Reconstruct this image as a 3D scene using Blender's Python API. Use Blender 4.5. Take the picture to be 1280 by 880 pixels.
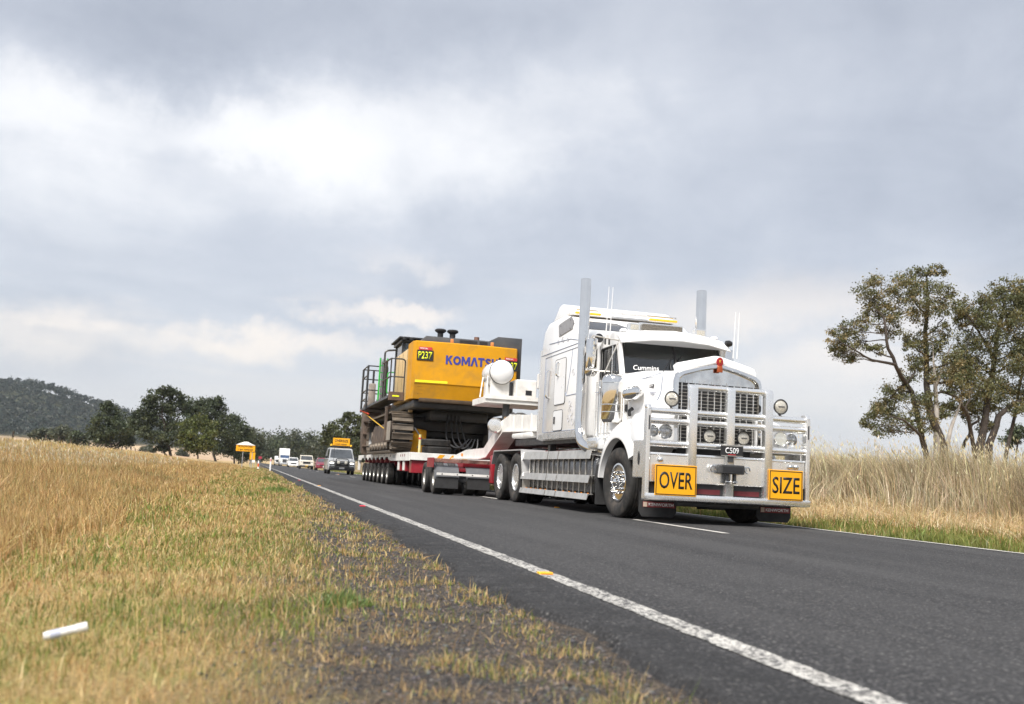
import bpy, bmesh, math, random
import numpy as np
from mathutils import Vector, Matrix
R = math.radians
random.seed(7); RNG = np.random.default_rng(11)
for o in list(bpy.data.objects): bpy.data.objects.remove(o)
SC = bpy.context.scene
COL = SC.collection

# ------------------------------------------------------------------ camera
F_PX, CX, CY, VPX, VPY, SLOPE, CAM_H = 1250.0, 640.0, 440.0, 320.0, 578.0, 0.0524, 0.55
dY = Vector(((VPX-CX)/F_PX, (CY-VPY)/F_PX, -1)).normalized()
up = Vector((1, -SLOPE, 0)).cross(dY).normalized()
if up.y < 0: up = -up
rt = dY.cross(up)
CAM_M = Matrix((rt, dY, up))                    # camera -> world rotation
cam_d = bpy.data.cameras.new('camera'); cam = bpy.data.objects.new('camera', cam_d); COL.objects.link(cam)
cam.matrix_world = Matrix.Translation((0, 0, CAM_H)) @ CAM_M.to_4x4()
cam_d.sensor_width = 36; cam_d.lens = 36*F_PX/1280
cam_d.clip_start = 0.05; cam_d.clip_end = 30000
cam_d.dof.use_dof = True; cam_d.dof.focus_distance = 15.2; cam_d.dof.aperture_fstop = 3.2
SC.camera = cam
SC.render.resolution_x = 1024; SC.render.resolution_y = 704
def at(px, py, axis, val):
    """world point where the sight line of a photo pixel meets the plane axis = val"""
    d = CAM_M @ Vector(((px-CX)/F_PX, (CY-py)/F_PX, -1))
    t = (val-(0, 0, CAM_H)[axis])/d[axis]
    return Vector((0, 0, CAM_H))+d*t

# ------------------------------------------------------------------ light
SUN_EL, SUN_AZ = 50.0, 222.0            # degrees; azimuth measured from +Y towards +X
EXPO = 2.08
SC.view_settings.view_transform = 'Standard'; SC.view_settings.look = 'None'
SC.view_settings.exposure = EXPO; SC.view_settings.gamma = 1
SC.view_settings.use_curve_mapping = False
sd = bpy.data.lights.new('sun', 'SUN'); sd.energy = 1.5; sd.angle = R(22); sd.color = (1, .955, .89)
sun = bpy.data.objects.new('sun', sd); COL.objects.link(sun)
sdir = Vector((math.sin(R(SUN_AZ))*math.cos(R(SUN_EL)), math.cos(R(SUN_AZ))*math.cos(R(SUN_EL)), math.sin(R(SUN_EL))))
sun.rotation_euler = (-sdir).to_track_quat('-Z', 'Y').to_euler()

# ------------------------------------------------------------------ world: overcast sky with layered cloud
W = bpy.data.worlds.new('World'); SC.world = W; W.use_nodes = True
nt = W.node_tree; nt.nodes.clear()
class NB:
    """small node builder"""
    def __init__(s, t): s.t = t
    def n(s, typ, **kw):
        x = s.t.nodes.new(typ)
        for k, v in kw.items(): setattr(x, k, v)
        return x
    def link(s, a, b): s.t.links.new(a, b)
    def math(s, op, a, b=None, c=None, clamp=False):
        x = s.n('ShaderNodeMath', operation=op); x.use_clamp = clamp
        for i, v in enumerate((a, b, c)):
            if v is None: continue
            if hasattr(v, 'is_linked'): s.link(v, x.inputs[i])
            else: x.inputs[i].default_value = v
        return x.outputs[0]
    def vmath(s, op, a, b=None):
        x = s.n('ShaderNodeVectorMath', operation=op)
        for i, v in enumerate((a, b)):
            if v is None: continue
            if hasattr(v, 'is_linked'): s.link(v, x.inputs[i])
            else: x.inputs[i].default_value = v
        return x
    def mix(s, fac, a, b, mode='MIX'):
        x = s.n('ShaderNodeMix', data_type='RGBA', blend_type=mode)
        for i, v in ((0, fac), (6, a), (7, b)):
            if hasattr(v, 'is_linked'): s.link(v, x.inputs[i])
            elif i == 0: x.inputs[0].default_value = v
            else: x.inputs[i].default_value = (*v, 1) if len(v) == 3 else v
        return x.outputs[2]
    def noise(s, vec, scale, detail=5, rough=.55, dist=0.0):
        x = s.n('ShaderNodeTexNoise'); x.inputs['Scale'].default_value = scale
        x.inputs['Detail'].default_value = detail; x.inputs['Roughness'].default_value = rough
        x.inputs['Distortion'].default_value = dist
        if vec is not None: s.link(vec, x.inputs['Vector'])
        return x.outputs['Fac']
    def ramp(s, fac, stops, interp='LINEAR'):
        x = s.n('ShaderNodeValToRGB'); x.color_ramp.interpolation = interp
        el = x.color_ramp.elements
        while len(el) > 1: el.remove(el[-1])
        for i, (p, c) in enumerate(stops):
            e = el[0] if i == 0 else el.new(p)
            e.position = p; e.color = (*c, 1) if len(c) == 3 else c
        s.link(fac, x.inputs[0]); return x.outputs[0]
    def range(s, v, a, b, c=0.0, d=1.0, smooth=True):
        x = s.n('ShaderNodeMapRange', interpolation_type='SMOOTHSTEP' if smooth else 'LINEAR')
        s.link(v, x.inputs[0])
        for i, q in enumerate((a, b, c, d)): x.inputs[i+1].default_value = q
        return x.outputs[0]
b = NB(nt)
tc = b.n('ShaderNodeTexCoord'); V = tc.outputs['Generated']
sep = b.n('ShaderNodeSeparateXYZ'); b.link(V, sep.inputs[0]); zz = sep.outputs['Z']
zc = b.math('ADD', b.math('MAXIMUM', zz, 0.0), 0.11)
cmb = b.n('ShaderNodeCombineXYZ')
b.link(b.math('DIVIDE', sep.outputs['X'], zc), cmb.inputs[0]); b.link(b.math('DIVIDE', sep.outputs['Y'], zc), cmb.inputs[1])
P = cmb.outputs[0]
def sky_ae(px, py):
    """azimuth and elevation of a photo pixel"""
    d = (CAM_M @ Vector(((px-CX)/F_PX, (CY-py)/F_PX, -1))).normalized()
    return math.atan2(d.x, d.y), math.asin(d.z)
az = b.math('ARCTAN2', sep.outputs['X'], sep.outputs['Y']); el = b.math('ARCSINE', zz)
# ragged cloud edges: warp the sky coordinates with noise
w1 = b.noise(V, 6.5, 8, .66); w2 = b.noise(b.vmath('ADD', V, (7.3, 1.7, 3.1)).outputs[0], 8.5, 8, .66)
azw = b.math('ADD', az, b.math('MULTIPLY', b.math('SUBTRACT', w1, .5), .24))
elw = b.math('ADD', el, b.math('MULTIPLY', b.math('SUBTRACT', w2, .5), .13))
def blob(px, py, ra, re, amp):
    """one soft mass of the cloud sheet"""
    a0, e0 = sky_ae(px, py)
    da = b.math('DIVIDE', b.math('SUBTRACT', azw, a0), ra); de = b.math('DIVIDE', b.math('SUBTRACT', elw, e0), re)
    r2 = b.math('SQRT', b.math('ADD', b.math('MULTIPLY', da, da), b.math('MULTIPLY', de, de)))
    return b.range(r2, .0, 1.75, amp, 0.0)
n1 = b.noise(P, .55, 7, .55, .35)          # broad sheets
n2 = b.noise(P, 1.9, 8, .6, .5)            # billows
n3 = b.noise(V, 16, 7, .62, .4)
cover = b.math('ADD', .310, b.math('ADD', b.math('MULTIPLY', b.math('SUBTRACT', n1, .5), .55), b.math('ADD', b.math('MULTIPLY', b.math('SUBTRACT', n2, .5), .42), b.math('MULTIPLY', b.math('SUBTRACT', n3, .5), .20))))
n4 = b.noise(b.vmath('MULTIPLY', V, (1.5, 1.5, .7)).outputs[0], 2.4, 4, .5, .2)
cover = b.math('ADD', cover, b.math('MULTIPLY', b.math('SUBTRACT', n4, .5), .55))
for q in ((415, 190, .15, .060, .33), (560, 130, .17, .055, .31), (330, 165, .07, .03, .14), (110, 175, .16, .050, .24), (10, 110, .10, .04, .20), (120, 290, .34, .13, .12), (480, 250, .25, .07, .10),
          (300, 45, .24, .090, -.20), (1120, 230, .34, .20, -.10), (900, 30, .30, .05, -.08), (800, 330, .20, .07, -.06), (255, 225, .10, .018, -.14), (620, 300, .22, .03, -.06)):
    cover = b.math('ADD', cover, blob(*q))
ccol = b.ramp(cover, [(.04, (.43, .465, .535)), (.22, (.535, .57, .64)), (.42, (.665, .695, .755)), (.58, (.82, .835, .87)), (.74, (.97, .972, .985)), (1, (1.10, 1.10, 1.10))])
# low in the sky: blue grey base with long thin lit bars, paler and warmer to the horizon
mp = b.n('ShaderNodeMapping'); mp.inputs['Scale'].default_value = (2.2, 2.2, 15.0); b.link(V, mp.inputs[0])
bars = b.range(b.noise(mp.outputs[0], 1.5, 6, .55, .4), .54, .70)
bars = b.math('MULTIPLY', bars, .35)
for q in ((345, 428, .10, .014, 1.0), (490, 395, .055, .010, 1.3), (515, 328, .04, .011, .9), (980, 385, .13, .030, 1.15), (60, 400, .08, .02, .5), (1040, 470, .14, .02, .7), (120, 425, .16, .02, .25), (1000, 520, .2, .02, .5)):
    bars = b.math('ADD', bars, blob(*q))
bars = b.math('MINIMUM', bars, 1.0)
banks = b.range(b.noise(b.vmath('MULTIPLY', V, (1, 1, 3.2)).outputs[0], 2.6, 5, .55, .3), .40, .66)
lowc = b.mix(banks, (.66, .69, .75), (.48, .52, .60))
lowc = b.mix(bars, lowc, (.98, .90, .83))
lowc = b.mix(b.range(zz, .015, .13, 1.0, 0.0), lowc, (.72, .722, .75))
ccol = b.mix(b.range(zz, .13, .25, 1.0, 0.0), ccol, lowc)
sky = b.n('ShaderNodeTexSky', sky_type='NISHITA'); sky.sun_disc = False
sky.sun_elevation = R(SUN_EL); sky.sun_rotation = R(SUN_AZ); sky.air_density = 1.0; sky.dust_density = 2.0
bg1 = b.n('ShaderNodeBackground'); b.link(sky.outputs[0], bg1.inputs[0]); bg1.inputs[1].default_value = .05
bg2 = b.n('ShaderNodeBackground'); b.link(ccol, bg2.inputs[0]); bg2.inputs[1].default_value = .255
mx = b.n('ShaderNodeMixShader'); mx.inputs[0].default_value = .9
b.link(bg1.outputs[0], mx.inputs[1]); b.link(bg2.outputs[0], mx.inputs[2])
ow = b.n('ShaderNodeOutputWorld'); b.link(mx.outputs[0], ow.inputs[0])

# ------------------------------------------------------------------ materials
MATS = {}
def mat(name, col, rough=.5, metal=0.0, var=.12, scale=6.0, bump=0.0, bscale=60.0, coat=0.0, dirt=None, dscale=2.5, damt=.5, spec=.5, rvar=.12, emit=None):
    """procedural principled material: noisy colour and roughness, optional dirt film and bump"""
    if name in MATS: return MATS[name]
    m = bpy.data.materials.new(name); m.use_nodes = True; MATS[name] = m
    t = m.node_tree; q = NB(t); bs = t.nodes['Principled BSDF']
    tc = q.n('ShaderNodeTexCoord'); O = tc.outputs['Object']
    nz = q.noise(O, scale, 5, .6)
    c = q.mix(q.range(nz, .3, .7), tuple(v*(1-var) for v in col), tuple(min(1, v*(1+var*.7)) for v in col))
    if dirt:
        dn = q.range(q.noise(O, dscale, 7, .68, .3), .45, .72)
        c = q.mix(q.math('MULTIPLY', dn, damt), c, dirt)
    q.link(c, bs.inputs['Base Color'])
    r = q.range(q.noise(O, scale*1.7, 4, .6), .3, .7, max(0.02, rough-rvar*rough), min(1, rough+rvar))
    q.link(r, bs.inputs['Roughness'])
    bs.inputs['Metallic'].default_value = metal
    bs.inputs['Specular IOR Level'].default_value = spec
    if coat:
        bs.inputs['Coat Weight'].default_value = coat; bs.inputs['Coat Roughness'].default_value = .06
    if bump:
        bn = q.n('ShaderNodeBump'); bn.inputs['Strength'].default_value = bump; bn.inputs['Distance'].default_value = .01
        q.link(q.noise(O, bscale, 4, .6), bn.inputs['Height']); q.link(bn.outputs[0], bs.inputs['Normal'])
    if emit:
        bs.inputs['Emission Color'].default_value = (*emit[0], 1); bs.inputs['Emission Strength'].default_value = emit[1]
    return m
white = mat('white_paint', (.80, .80, .80), .28, 0, .02, 1.5, coat=.35, rvar=.03, dirt=(.60, .58, .55), dscale=1.6, damt=.08)
white_dull = mat('white_enamel', (.74, .73, .70), .45, 0, .08, 3, dirt=(.35, .30, .25), damt=.35)
chrome = mat('chrome', (.80, .79, .77), .04, 1, .04, 4, rvar=.06)
alloy = mat('polished_alloy', (.88, .88, .87), .25, .88, .05, 3, rvar=.06)
alloy_dull = mat('brushed_alloy', (.66, .64, .60), .36, .8, .12, 7, dirt=(.30, .26, .20), damt=.3)
steel_dark = mat('dark_steel', (.10, .10, .105), .5, .6, .25, 8)
black = mat('black_plastic', (.018, .018, .02), .45, 0, .2)
satin_black = mat('satin_black_paint', (.03, .032, .035), .35, 0, .2, 4, dirt=(.11, .10, .09), damt=.4)
rubber = mat('black_rubber', (.025, .025, .026), .75, 0, .2)
tyre_m = mat('tyre_rubber', (.030, .029, .028), .78, 0, .2, 9, dirt=(.115, .095, .08), dscale=5, damt=.55, spec=.3)
mudguard_m = mat('grey_rubber_mudguard', (.10, .105, .115), .55, 0, .15, 5, dirt=(.18, .165, .15), damt=.4)
red = mat('red_chassis_paint', (.27, .012, .022), .4, 0, .15, 5, coat=.2, dirt=(.12, .06, .05), damt=.35)
yellow = mat('machine_yellow_paint', (.60, .285, .010), .5, 0, .07, 1.5, dirt=(.34, .19, .045), dscale=1.3, damt=.6, spec=.2)
cream = mat('pale_lit_yellow_paint', (.66, .47, .22), .45, 0, .08, 1.5, dirt=(.42, .30, .16), damt=.4)  # lighter yellow, with the light on the house side mixed into the colour
sign_y = mat('sign_yellow_sheet', (.80, .37, .005), .42, 0, .03, 4)
sign_k = mat('sign_black_ink', (.012, .012, .012), .5, 0, .1)
blue_ink = mat('blue_ink', (.03, .045, .28), .45, 0, .1)
hi_vis = mat('high_visibility_yellow', (.78, .86, .02), .4, 0, .05)
red_ink = mat('red_ink', (.50, .03, .04), .45, 0, .1)
white_ink = mat('white_ink', (.8, .8, .8), .45, 0, .04)
gold_ink = mat('gold_ink', (.72, .42, .05), .4, 0, .1)
maroon_band = mat('dark_red_band', (.20, .022, .025), .45, 0, .1)
brown_steel = mat('rusty_brown_steel', (.10, .072, .055), .65, .2, .3, 3, bump=.2, bscale=18, dirt=(.20, .14, .10), dscale=3, damt=.6)
track_m = mat('worn_track_steel', (.15, .125, .10), .5, .35, .3, 5, bump=.2, bscale=22, dirt=(.22, .165, .115), dscale=4, damt=.6)
green_p = mat('green_ladder_paint', (.03, .40, .05), .4, 0, .1)
orange_l = mat('orange_lens', (.80, .25, .01), .2, 0, .1)
amber_l = mat('amber_lens', (.85, .50, .03), .2, 0, .1)
red_l = mat('red_lens', (.60, .02, .05), .25, 0, .1)
scroll_m = mat('grey_scroll_ink', (.40, .42, .50), .4, 0, .1)
stripe_m = mat('blue_grey_pinstripe', (.22, .27, .38), .35, 0, .1)
lamp_face = mat('lamp_lens', (.60, .57, .50), .22, .3, .25, 60, bump=.35, bscale=90)
lamp_glint = mat('glint_glow_headlamp', (.55, .55, .52), .15, .5, .3, 40, bump=.4, bscale=60, emit=((1, .97, .86), .10))  # weak emission stands in for the bright reflection in the lens
lamp_bright = mat('lit_van_lamp', (.9, .9, .85), .2, 0, .05, 5, emit=((1, .96, .85), .6))
interior = mat('dark_cab_interior', (.03, .03, .033), .7, 0, .2)
seat_m = mat('grey_seat_cloth', (.09, .09, .10), .9, 0, .15)
def glass_mat(name, tint, gloss=(1, 1, 1), bend=1.45, dark=.0):
    m = bpy.data.materials.new(name); m.use_nodes = True; t = m.node_tree; t.nodes.clear(); q = NB(t)
    fr = q.n('ShaderNodeFresnel'); fr.inputs[0].default_value = bend
    tr = q.n('ShaderNodeBsdfTransparent'); tr.inputs[0].default_value = (*tint, 1)
    gl = q.n('ShaderNodeBsdfGlossy'); gl.inputs[0].default_value = (*gloss, 1); gl.inputs['Roughness'].default_value = .02
    tc = q.n('ShaderNodeTexCoord')
    bn = q.n('ShaderNodeBump'); bn.inputs['Strength'].default_value = .03; q.link(q.noise(tc.outputs['Object'], 2.0, 2), bn.inputs['Height'])
    q.link(bn.outputs[0], gl.inputs['Normal'])
    fac = q.math('ADD', q.math('MULTIPLY', fr.outputs[0], .95), .05)
    m1 = q.n('ShaderNodeMixShader'); q.link(fac, m1.inputs[0]); q.link(tr.outputs[0], m1.inputs[1]); q.link(gl.outputs[0], m1.inputs[2])
    o = q.n('ShaderNodeOutputMaterial'); q.link(m1.outputs[0], o.inputs[0]); return m
glass = glass_mat('tinted_window_glass', (.26, .32, .32), bend=1.5)
glass_dark = glass_mat('dark_tinted_glass', (.12, .13, .14), bend=1.7)

# ------------------------------------------------------------------ mesh helpers
def bx(bm, lo, hi, bev=0.0, M=None):
    x0, y0, z0 = lo; x1, y1, z1 = hi
    g = bmesh.ops.create_cube(bm, size=1)
    for v in g['verts']: v.co = Vector((x0+(v.co.x+.5)*(x1-x0), y0+(v.co.y+.5)*(y1-y0), z0+(v.co.z+.5)*(z1-z0)))
    vs = g['verts']
    if bev:
        ed = list({e for v in vs for e in v.link_edges})
        r = bmesh.ops.bevel(bm, geom=ed, offset=bev, segments=2 if bev > .015 else 1, profile=.5, affect='EDGES')
        vs = list({v for f in r['faces'] for v in f.verts})
    if M is not None:
        for v in vs: v.co = M @ v.co
    return vs
def frame_for(d):
    d = d.normalized(); a = Vector((0, 0, 1)) if abs(d.z) < .9 else Vector((1, 0, 0))
    u = d.cross(a).normalized(); return u, d.cross(u).normalized()
def ring_faces(bm, rings, closed=False, cap=True):
    n = len(rings[0])
    pairs = list(zip(rings[:-1], rings[1:])) + ([(rings[-1], rings[0])] if closed else [])
    for a, c in pairs:
        for i in range(n):
            try: bm.faces.new((a[i], a[(i+1) % n], c[(i+1) % n], c[i]))
            except ValueError: pass
    if cap and not closed:
        for rg, fl in ((rings[0], True), (rings[-1], False)):
            try: bm.faces.new(list(reversed(rg)) if fl else rg)
            except ValueError: pass
def tube(bm, pts, r, seg=10, cap=True, closed=False):
    pts = [Vector(p) for p in pts]; rs = r if isinstance(r, (list, tuple)) else [r]*len(pts)
    u = None; rings = []
    for i, p in enumerate(pts):
        a = pts[i-1] if i else (pts[-1] if closed else p); c = pts[i+1] if i < len(pts)-1 else (pts[0] if closed else p)
        d = (c-a).normalized()
        if u is None: u, w = frame_for(d)
        else:
            u = (u-d*u.dot(d))
            if u.length < 1e-6: u, w = frame_for(d)
            u.normalize(); w = d.cross(u)
        rings.append([bm.verts.new(p+(u*math.cos(2*math.pi*k/seg)+w*math.sin(2*math.pi*k/seg))*rs[i]) for k in range(seg)])
    ring_faces(bm, rings, closed, cap)
def bend(pts, rad, n=5):
    """round the corners of a polyline"""
    pts = [Vector(p) for p in pts]; out = [pts[0]]
    for i in range(1, len(pts)-1):
        p, a, c = pts[i], pts[i-1], pts[i+1]
        ra = min(rad, (a-p).length*.49); rc = min(rad, (c-p).length*.49)
        s = p+(a-p).normalized()*ra; e = p+(c-p).normalized()*rc
        for k in range(n+1):
            t = k/n; out.append(s*(1-t)**2+p*2*t*(1-t)+e*t*t)
    return out+[pts[-1]]
def cyl(bm, p0, p1, r0, r1=None, seg=16): tube(bm, [p0, p1], [r0, r0 if r1 is None else r1], seg)
def lathe(bm, prof, c=(0, 0, 0), axis='x', seg=28, closed=False):
    """prof: (radius, offset along axis)"""
    rings = []; c = Vector(c)
    for r, h in prof:
        rg = []
        for k in range(seg):
            a = 2*math.pi*k/seg; u, v = r*math.cos(a), r*math.sin(a)
            co = {'x': (h, u, v), 'y': (u, h, v), 'z': (u, v, h)}[axis]
            rg.append(bm.verts.new(c+Vector(co)))
        rings.append(rg)
    ring_faces(bm, rings, closed, not closed)
def prism(bm, poly, axis, a, c, bev=0.0):
    """extrude polygon: axis 'x' -> poly in (y,z); 'y' -> (x,z); 'z' -> (x,y)"""
    def co(p, h): return {'x': (h, p[0], p[1]), 'y': (p[0], h, p[1]), 'z': (p[0], p[1], h)}[axis]
    r0 = [bm.verts.new(co(p, a)) for p in poly]; r1 = [bm.verts.new(co(p, c)) for p in poly]
    n0 = len(bm.faces); ring_faces(bm, [r0, r1]); 
    if bev:
        bm.normal_update()
        ed = list({e for v in r0+r1 for e in v.link_edges if len(e.link_faces) == 2 and e.calc_face_angle(0) > .3})
        bmesh.ops.bevel(bm, geom=ed, offset=bev, segments=2, profile=.5, affect='EDGES')
def loft(bm, secs, cap=True):
    ring_faces(bm, [[bm.verts.new(p) for p in s] for s in secs], False, cap)
def link(name, me, m, parent=None):
    o = bpy.data.objects.new(name, me); COL.objects.link(o)
    if m is not None and not me.materials: me.materials.append(m)
    if parent is not None: o.parent = parent
    return o
def obj(name, bm, m, parent=None, smooth=35):
    bmesh.ops.recalc_face_normals(bm, faces=bm.faces[:])
    me = bpy.data.meshes.new(name); bm.to_mesh(me); bm.free()
    if smooth:
        me.polygons.foreach_set('use_smooth', [True]*len(me.polygons)); me.set_sharp_from_angle(angle=R(smooth))
    return link(name, me, m, parent)
def mk(name, m, parent, fn, *a, smooth=35, **k):
    bm = bmesh.new(); fn(bm, *a, **k); return obj(name, bm, m, parent, smooth)
def box(name, m, parent, lo, hi, bev=.006): return mk(name, m, parent, bx, lo, hi, bev)
def pipe(name, m, parent, pts, r, seg=10): return mk(name, m, parent, tube, pts, r, seg)
def tag(o, label=None, cat=None, group=None, kind=None):
    for k, v in (('label', label), ('category', cat), ('group', group), ('kind', kind)):
        if v: o[k] = v
    return o
def thing(name, label, cat, loc=(0, 0, 0), rz=0, group=None):
    o = bpy.data.objects.new(name, None); COL.objects.link(o); o.empty_display_size = .2
    o.location = loc; o.rotation_euler = (0, 0, rz); return tag(o, label, cat, group)
def empty(name, parent, loc=(0, 0, 0), rot=(0, 0, 0)):
    o = bpy.data.objects.new(name, None); COL.objects.link(o); o.parent = parent; o.location = loc; o.rotation_euler = rot
    o.empty_display_size = .1; return o
def again(o, parent, loc=None, rot=None):
    """copy of an object with copies of its children"""
    c = o.copy(); COL.objects.link(c); c.parent = parent
    if loc is not None: c.location = loc
    if rot is not None: c.rotation_euler = rot
    for ch in list(o.children): again(ch, c)
    return c
def text(name, s, m, parent, size, loc, rot, width=None, bold=0.0, depth=.0015, height=None, shear=0.0, space=1.0, align='CENTER'):
    """flat lettering as a mesh, scaled to a width and cap height"""
    cu = bpy.data.curves.new(name, 'FONT'); cu.body = s; cu.size = 1; cu.align_x = align; cu.align_y = 'CENTER'
    cu.extrude = 0; cu.offset = bold; cu.shear = shear; cu.space_character = space; cu.resolution_u = 3
    t = bpy.data.objects.new(name, cu); COL.objects.link(t)
    dg = bpy.context.evaluated_depsgraph_get(); dg.update()
    me = bpy.data.meshes.new_from_object(t.evaluated_get(dg)); bpy.data.objects.remove(t); bpy.data.curves.remove(cu)
    n = len(me.vertices); co = np.empty(n*3, 'f'); me.vertices.foreach_get('co', co); co = co.reshape(-1, 3)
    w = np.ptp(co[:, 0]); h = np.ptp(co[:, 1])
    sy = (height or size*.7)/h; sx = width/w if width else sy
    if align == 'CENTER': co[:, 0] -= (co[:, 0].max()+co[:, 0].min())/2
    co[:, 1] -= (co[:, 1].max()+co[:, 1].min())/2
    co[:, 0] *= sx; co[:, 1] *= sy
    me.vertices.foreach_set('co', co.ravel()); me.update(); me.name = name; me.materials.clear()
    bm = bmesh.new(); bm.from_mesh(me)
    g = bmesh.ops.extrude_face_region(bm, geom=bm.faces[:])
    for v in g['geom']:
        if isinstance(v, bmesh.types.BMVert): v.co.z += depth
    bm.to_mesh(me); bm.free()
    o = link(name, me, m, parent); o.location = loc; o.rotation_euler = rot; return o
FRONT = (R(90), 0, 0)               # reads from the camera side (-Y)
LEFT = (R(90), 0, R(-90))           # reads from the -X side
def big_mesh(name, verts, faces_n, idx, m, cols=None, kind='stuff', parent=None, smooth=False):
    """fast mesh from numpy: idx flat loop indices, faces_n verts per face (constant 3 or 4)"""
    me = bpy.data.meshes.new(name); nv = len(verts); nf = len(idx)//faces_n
    me.vertices.add(nv); me.vertices.foreach_set('co', np.ascontiguousarray(verts, 'f').ravel())
    me.loops.add(len(idx)); me.loops.foreach_set('vertex_index', np.ascontiguousarray(idx, 'i').ravel())
    me.polygons.add(nf); me.polygons.foreach_set('loop_start', np.arange(0, nf*faces_n, faces_n, dtype='i'))
    me.polygons.foreach_set('loop_total', np.full(nf, faces_n, 'i'))
    if cols is not None:
        a = me.color_attributes.new('tint', 'FLOAT_COLOR', 'POINT')
        a.data.foreach_set('color', np.concatenate([cols, np.ones((nv, 1))], 1).astype('f').ravel())
    if smooth: me.polygons.foreach_set('use_smooth', np.ones(nf, bool))
    me.update(calc_edges=True); me.validate()
    o = link(name, me, m, parent)
    if kind: o['kind'] = kind
    return o
# ------------------------------------------------------------------ terrain
def sstep(x, a, c):
    t = np.clip((x-a)/(c-a), 0, 1); return t*t*(3-2*t)
def gz(x, y):
    x = np.asarray(x, float); y = np.asarray(y, float)
    z = -.035+0*x
    lump = .5+.5*np.sin(x*1.3+np.sin(y*.7)*1.1)*np.sin(y*.9+np.cos(x*.8))
    z = z+.03*lump*sstep(-x, -.6, 1.5)
    z = z+.64*sstep(-x, 3.5, 12.5)*(1+.16*np.sin(y*.21+1)+.10*np.sin(y*.53))-.25*sstep(-x, 14, 40)
    z = z+6.0*sstep(-x, 10, 60)*sstep(y, 210, 640)
    z = z+.30*sstep(x, 8.7, 11.6)+.10*lump*sstep(x, 9.4, 12)+1.3*sstep(x, 14, 40)+1.5*sstep(x, 40, 160)
    return z
def hill_z(x, y):
    # wooded hill on the left, crest falling away towards the road
    c1 = 79*np.exp(-(np.maximum(0, x+305)/125.)**2-(np.minimum(0, x+305)/420.)**2-((y-1500)/330.)**2)
    c2 = 26*np.exp(-((x+145)/75.)**2-((y-1560)/250.)**2)
    c3 = 24*np.exp(-((x-40)/420.)**2-((y-2150)/200.)**2)*(1+.35*np.sin(x*.013)+.2*np.sin(x*.031+1))
    return c1+c2+c3
ax = np.unique(np.concatenate([-np.geomspace(30, 3600, 26), np.linspace(-30, -4, 40), np.linspace(-4, 1.4, 44), np.linspace(1.6, 8.2, 6), np.linspace(8.4, 16, 34), np.linspace(16.5, 40, 18), np.geomspace(42, 3600, 24)]))
ay = np.unique(np.concatenate([-np.geomspace(6, 900, 10), np.linspace(-5, 12, 100), np.geomspace(12.3, 200, 90), np.geomspace(206, 4200, 46)]))
GX, GY = np.meshgrid(ax, ay); GZ = gz(GX, GY)+hill_z(GX, GY)
V3 = np.stack([GX, GY, GZ], -1).reshape(-1, 3); nx, ny = len(ax), len(ay)
I = np.arange(nx*ny).reshape(ny, nx); Q = np.stack([I[:-1, :-1], I[:-1, 1:], I[1:, 1:], I[1:, :-1]], -1).reshape(-1)
def ground_material():
    m = bpy.data.materials.new('roadside_ground'); m.use_nodes = True; t = m.node_tree; q = NB(t); bs = t.nodes['Principled BSDF']
    ge = q.n('ShaderNodeNewGeometry'); Pn = ge.outputs['Position']; s = q.n('ShaderNodeSeparateXYZ'); q.link(Pn, s.inputs[0])
    wob = q.math('MULTIPLY', q.math('SUBTRACT', q.noise(Pn, .9, 5, .6), .5), 1.5)
    x = q.math('ADD', s.outputs['X'], wob)
    fine = q.noise(Pn, 38, 6, .7); mid = q.noise(Pn, 3.2, 6, .65)
    straw = q.mix(q.range(fine, .3, .7), (.30, .205, .10), (.58, .43, .22))
    straw = q.mix(q.math('MULTIPLY', q.range(mid, .42, .62), .4), straw, (.34, .24, .12))
    verge = q.mix(q.range(fine, .3, .7), (.26, .185, .085), (.50, .37, .16))
    verge = q.mix(q.math('MULTIPLY', q.range(mid, .45, .62), .55), verge, (.24, .25, .07))
    gv = q.n('ShaderNodeTexVoronoi'); gv.inputs['Scale'].default_value = 75; q.link(Pn, gv.inputs['Vector'])
    gs = q.n('ShaderNodeSeparateColor'); q.link(gv.outputs['Color'], gs.inputs[0])
    gravel = q.ramp(gs.outputs[0], [(0, (.040, .037, .036)), (.5, (.078, .073, .070)), (.8, (.135, .12, .108)), (1, (.25, .19, .14))])
    gravel = q.mix(q.range(mid, .40, .62, 0.0, .45), gravel, (.20, .15, .10))
    gravel = q.mix(q.math('MULTIPLY', q.range(gv.outputs['Distance'], .25, .6), .7), gravel, (.035, .030, .027))
    c = q.mix(q.range(x, -2.3, -1.2), straw, verge)
    xg = q.math('SUBTRACT', x, q.math('MINIMUM', q.math('MAXIMUM', q.math('MULTIPLY', q.math('SUBTRACT', s.outputs['Y'], 3), .035), 0.0), .45))
    c = q.mix(q.range(xg, -.55, .45), c, gravel)
    c = q.mix(q.range(x, 7.9, 8.7), c, verge)
    c = q.mix(q.range(x, 9.1, 9.9), c, straw)
    far = q.range(s.outputs['Y'], 120, 260)
    paddock = q.mix(q.range(q.noise(Pn, .02, 5), .35, .65), (.42, .29, .19), (.52, .39, .25))
    c = q.mix(q.math('MULTIPLY', far, q.range(s.outputs['X'], -12, -9, 1.0, 0.0)), c, paddock)
    wooded = q.range(s.outputs['Z'], 9, 16)
    c = q.mix(wooded, c, (.055, .06, .035))
    q.link(c, bs.inputs['Base Color']); bs.inputs['Roughness'].default_value = .95; bs.inputs['Specular IOR Level'].default_value = .15
    bn = q.n('ShaderNodeBump'); bn.inputs['Strength'].default_value = .8; bn.inputs['Distance'].default_value = .02
    q.link(q.math('ADD', fine, q.math('MULTIPLY', gv.outputs['Distance'], -.6)), bn.inputs['Height']); q.link(bn.outputs[0], bs.inputs['Normal'])
    return m
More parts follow.
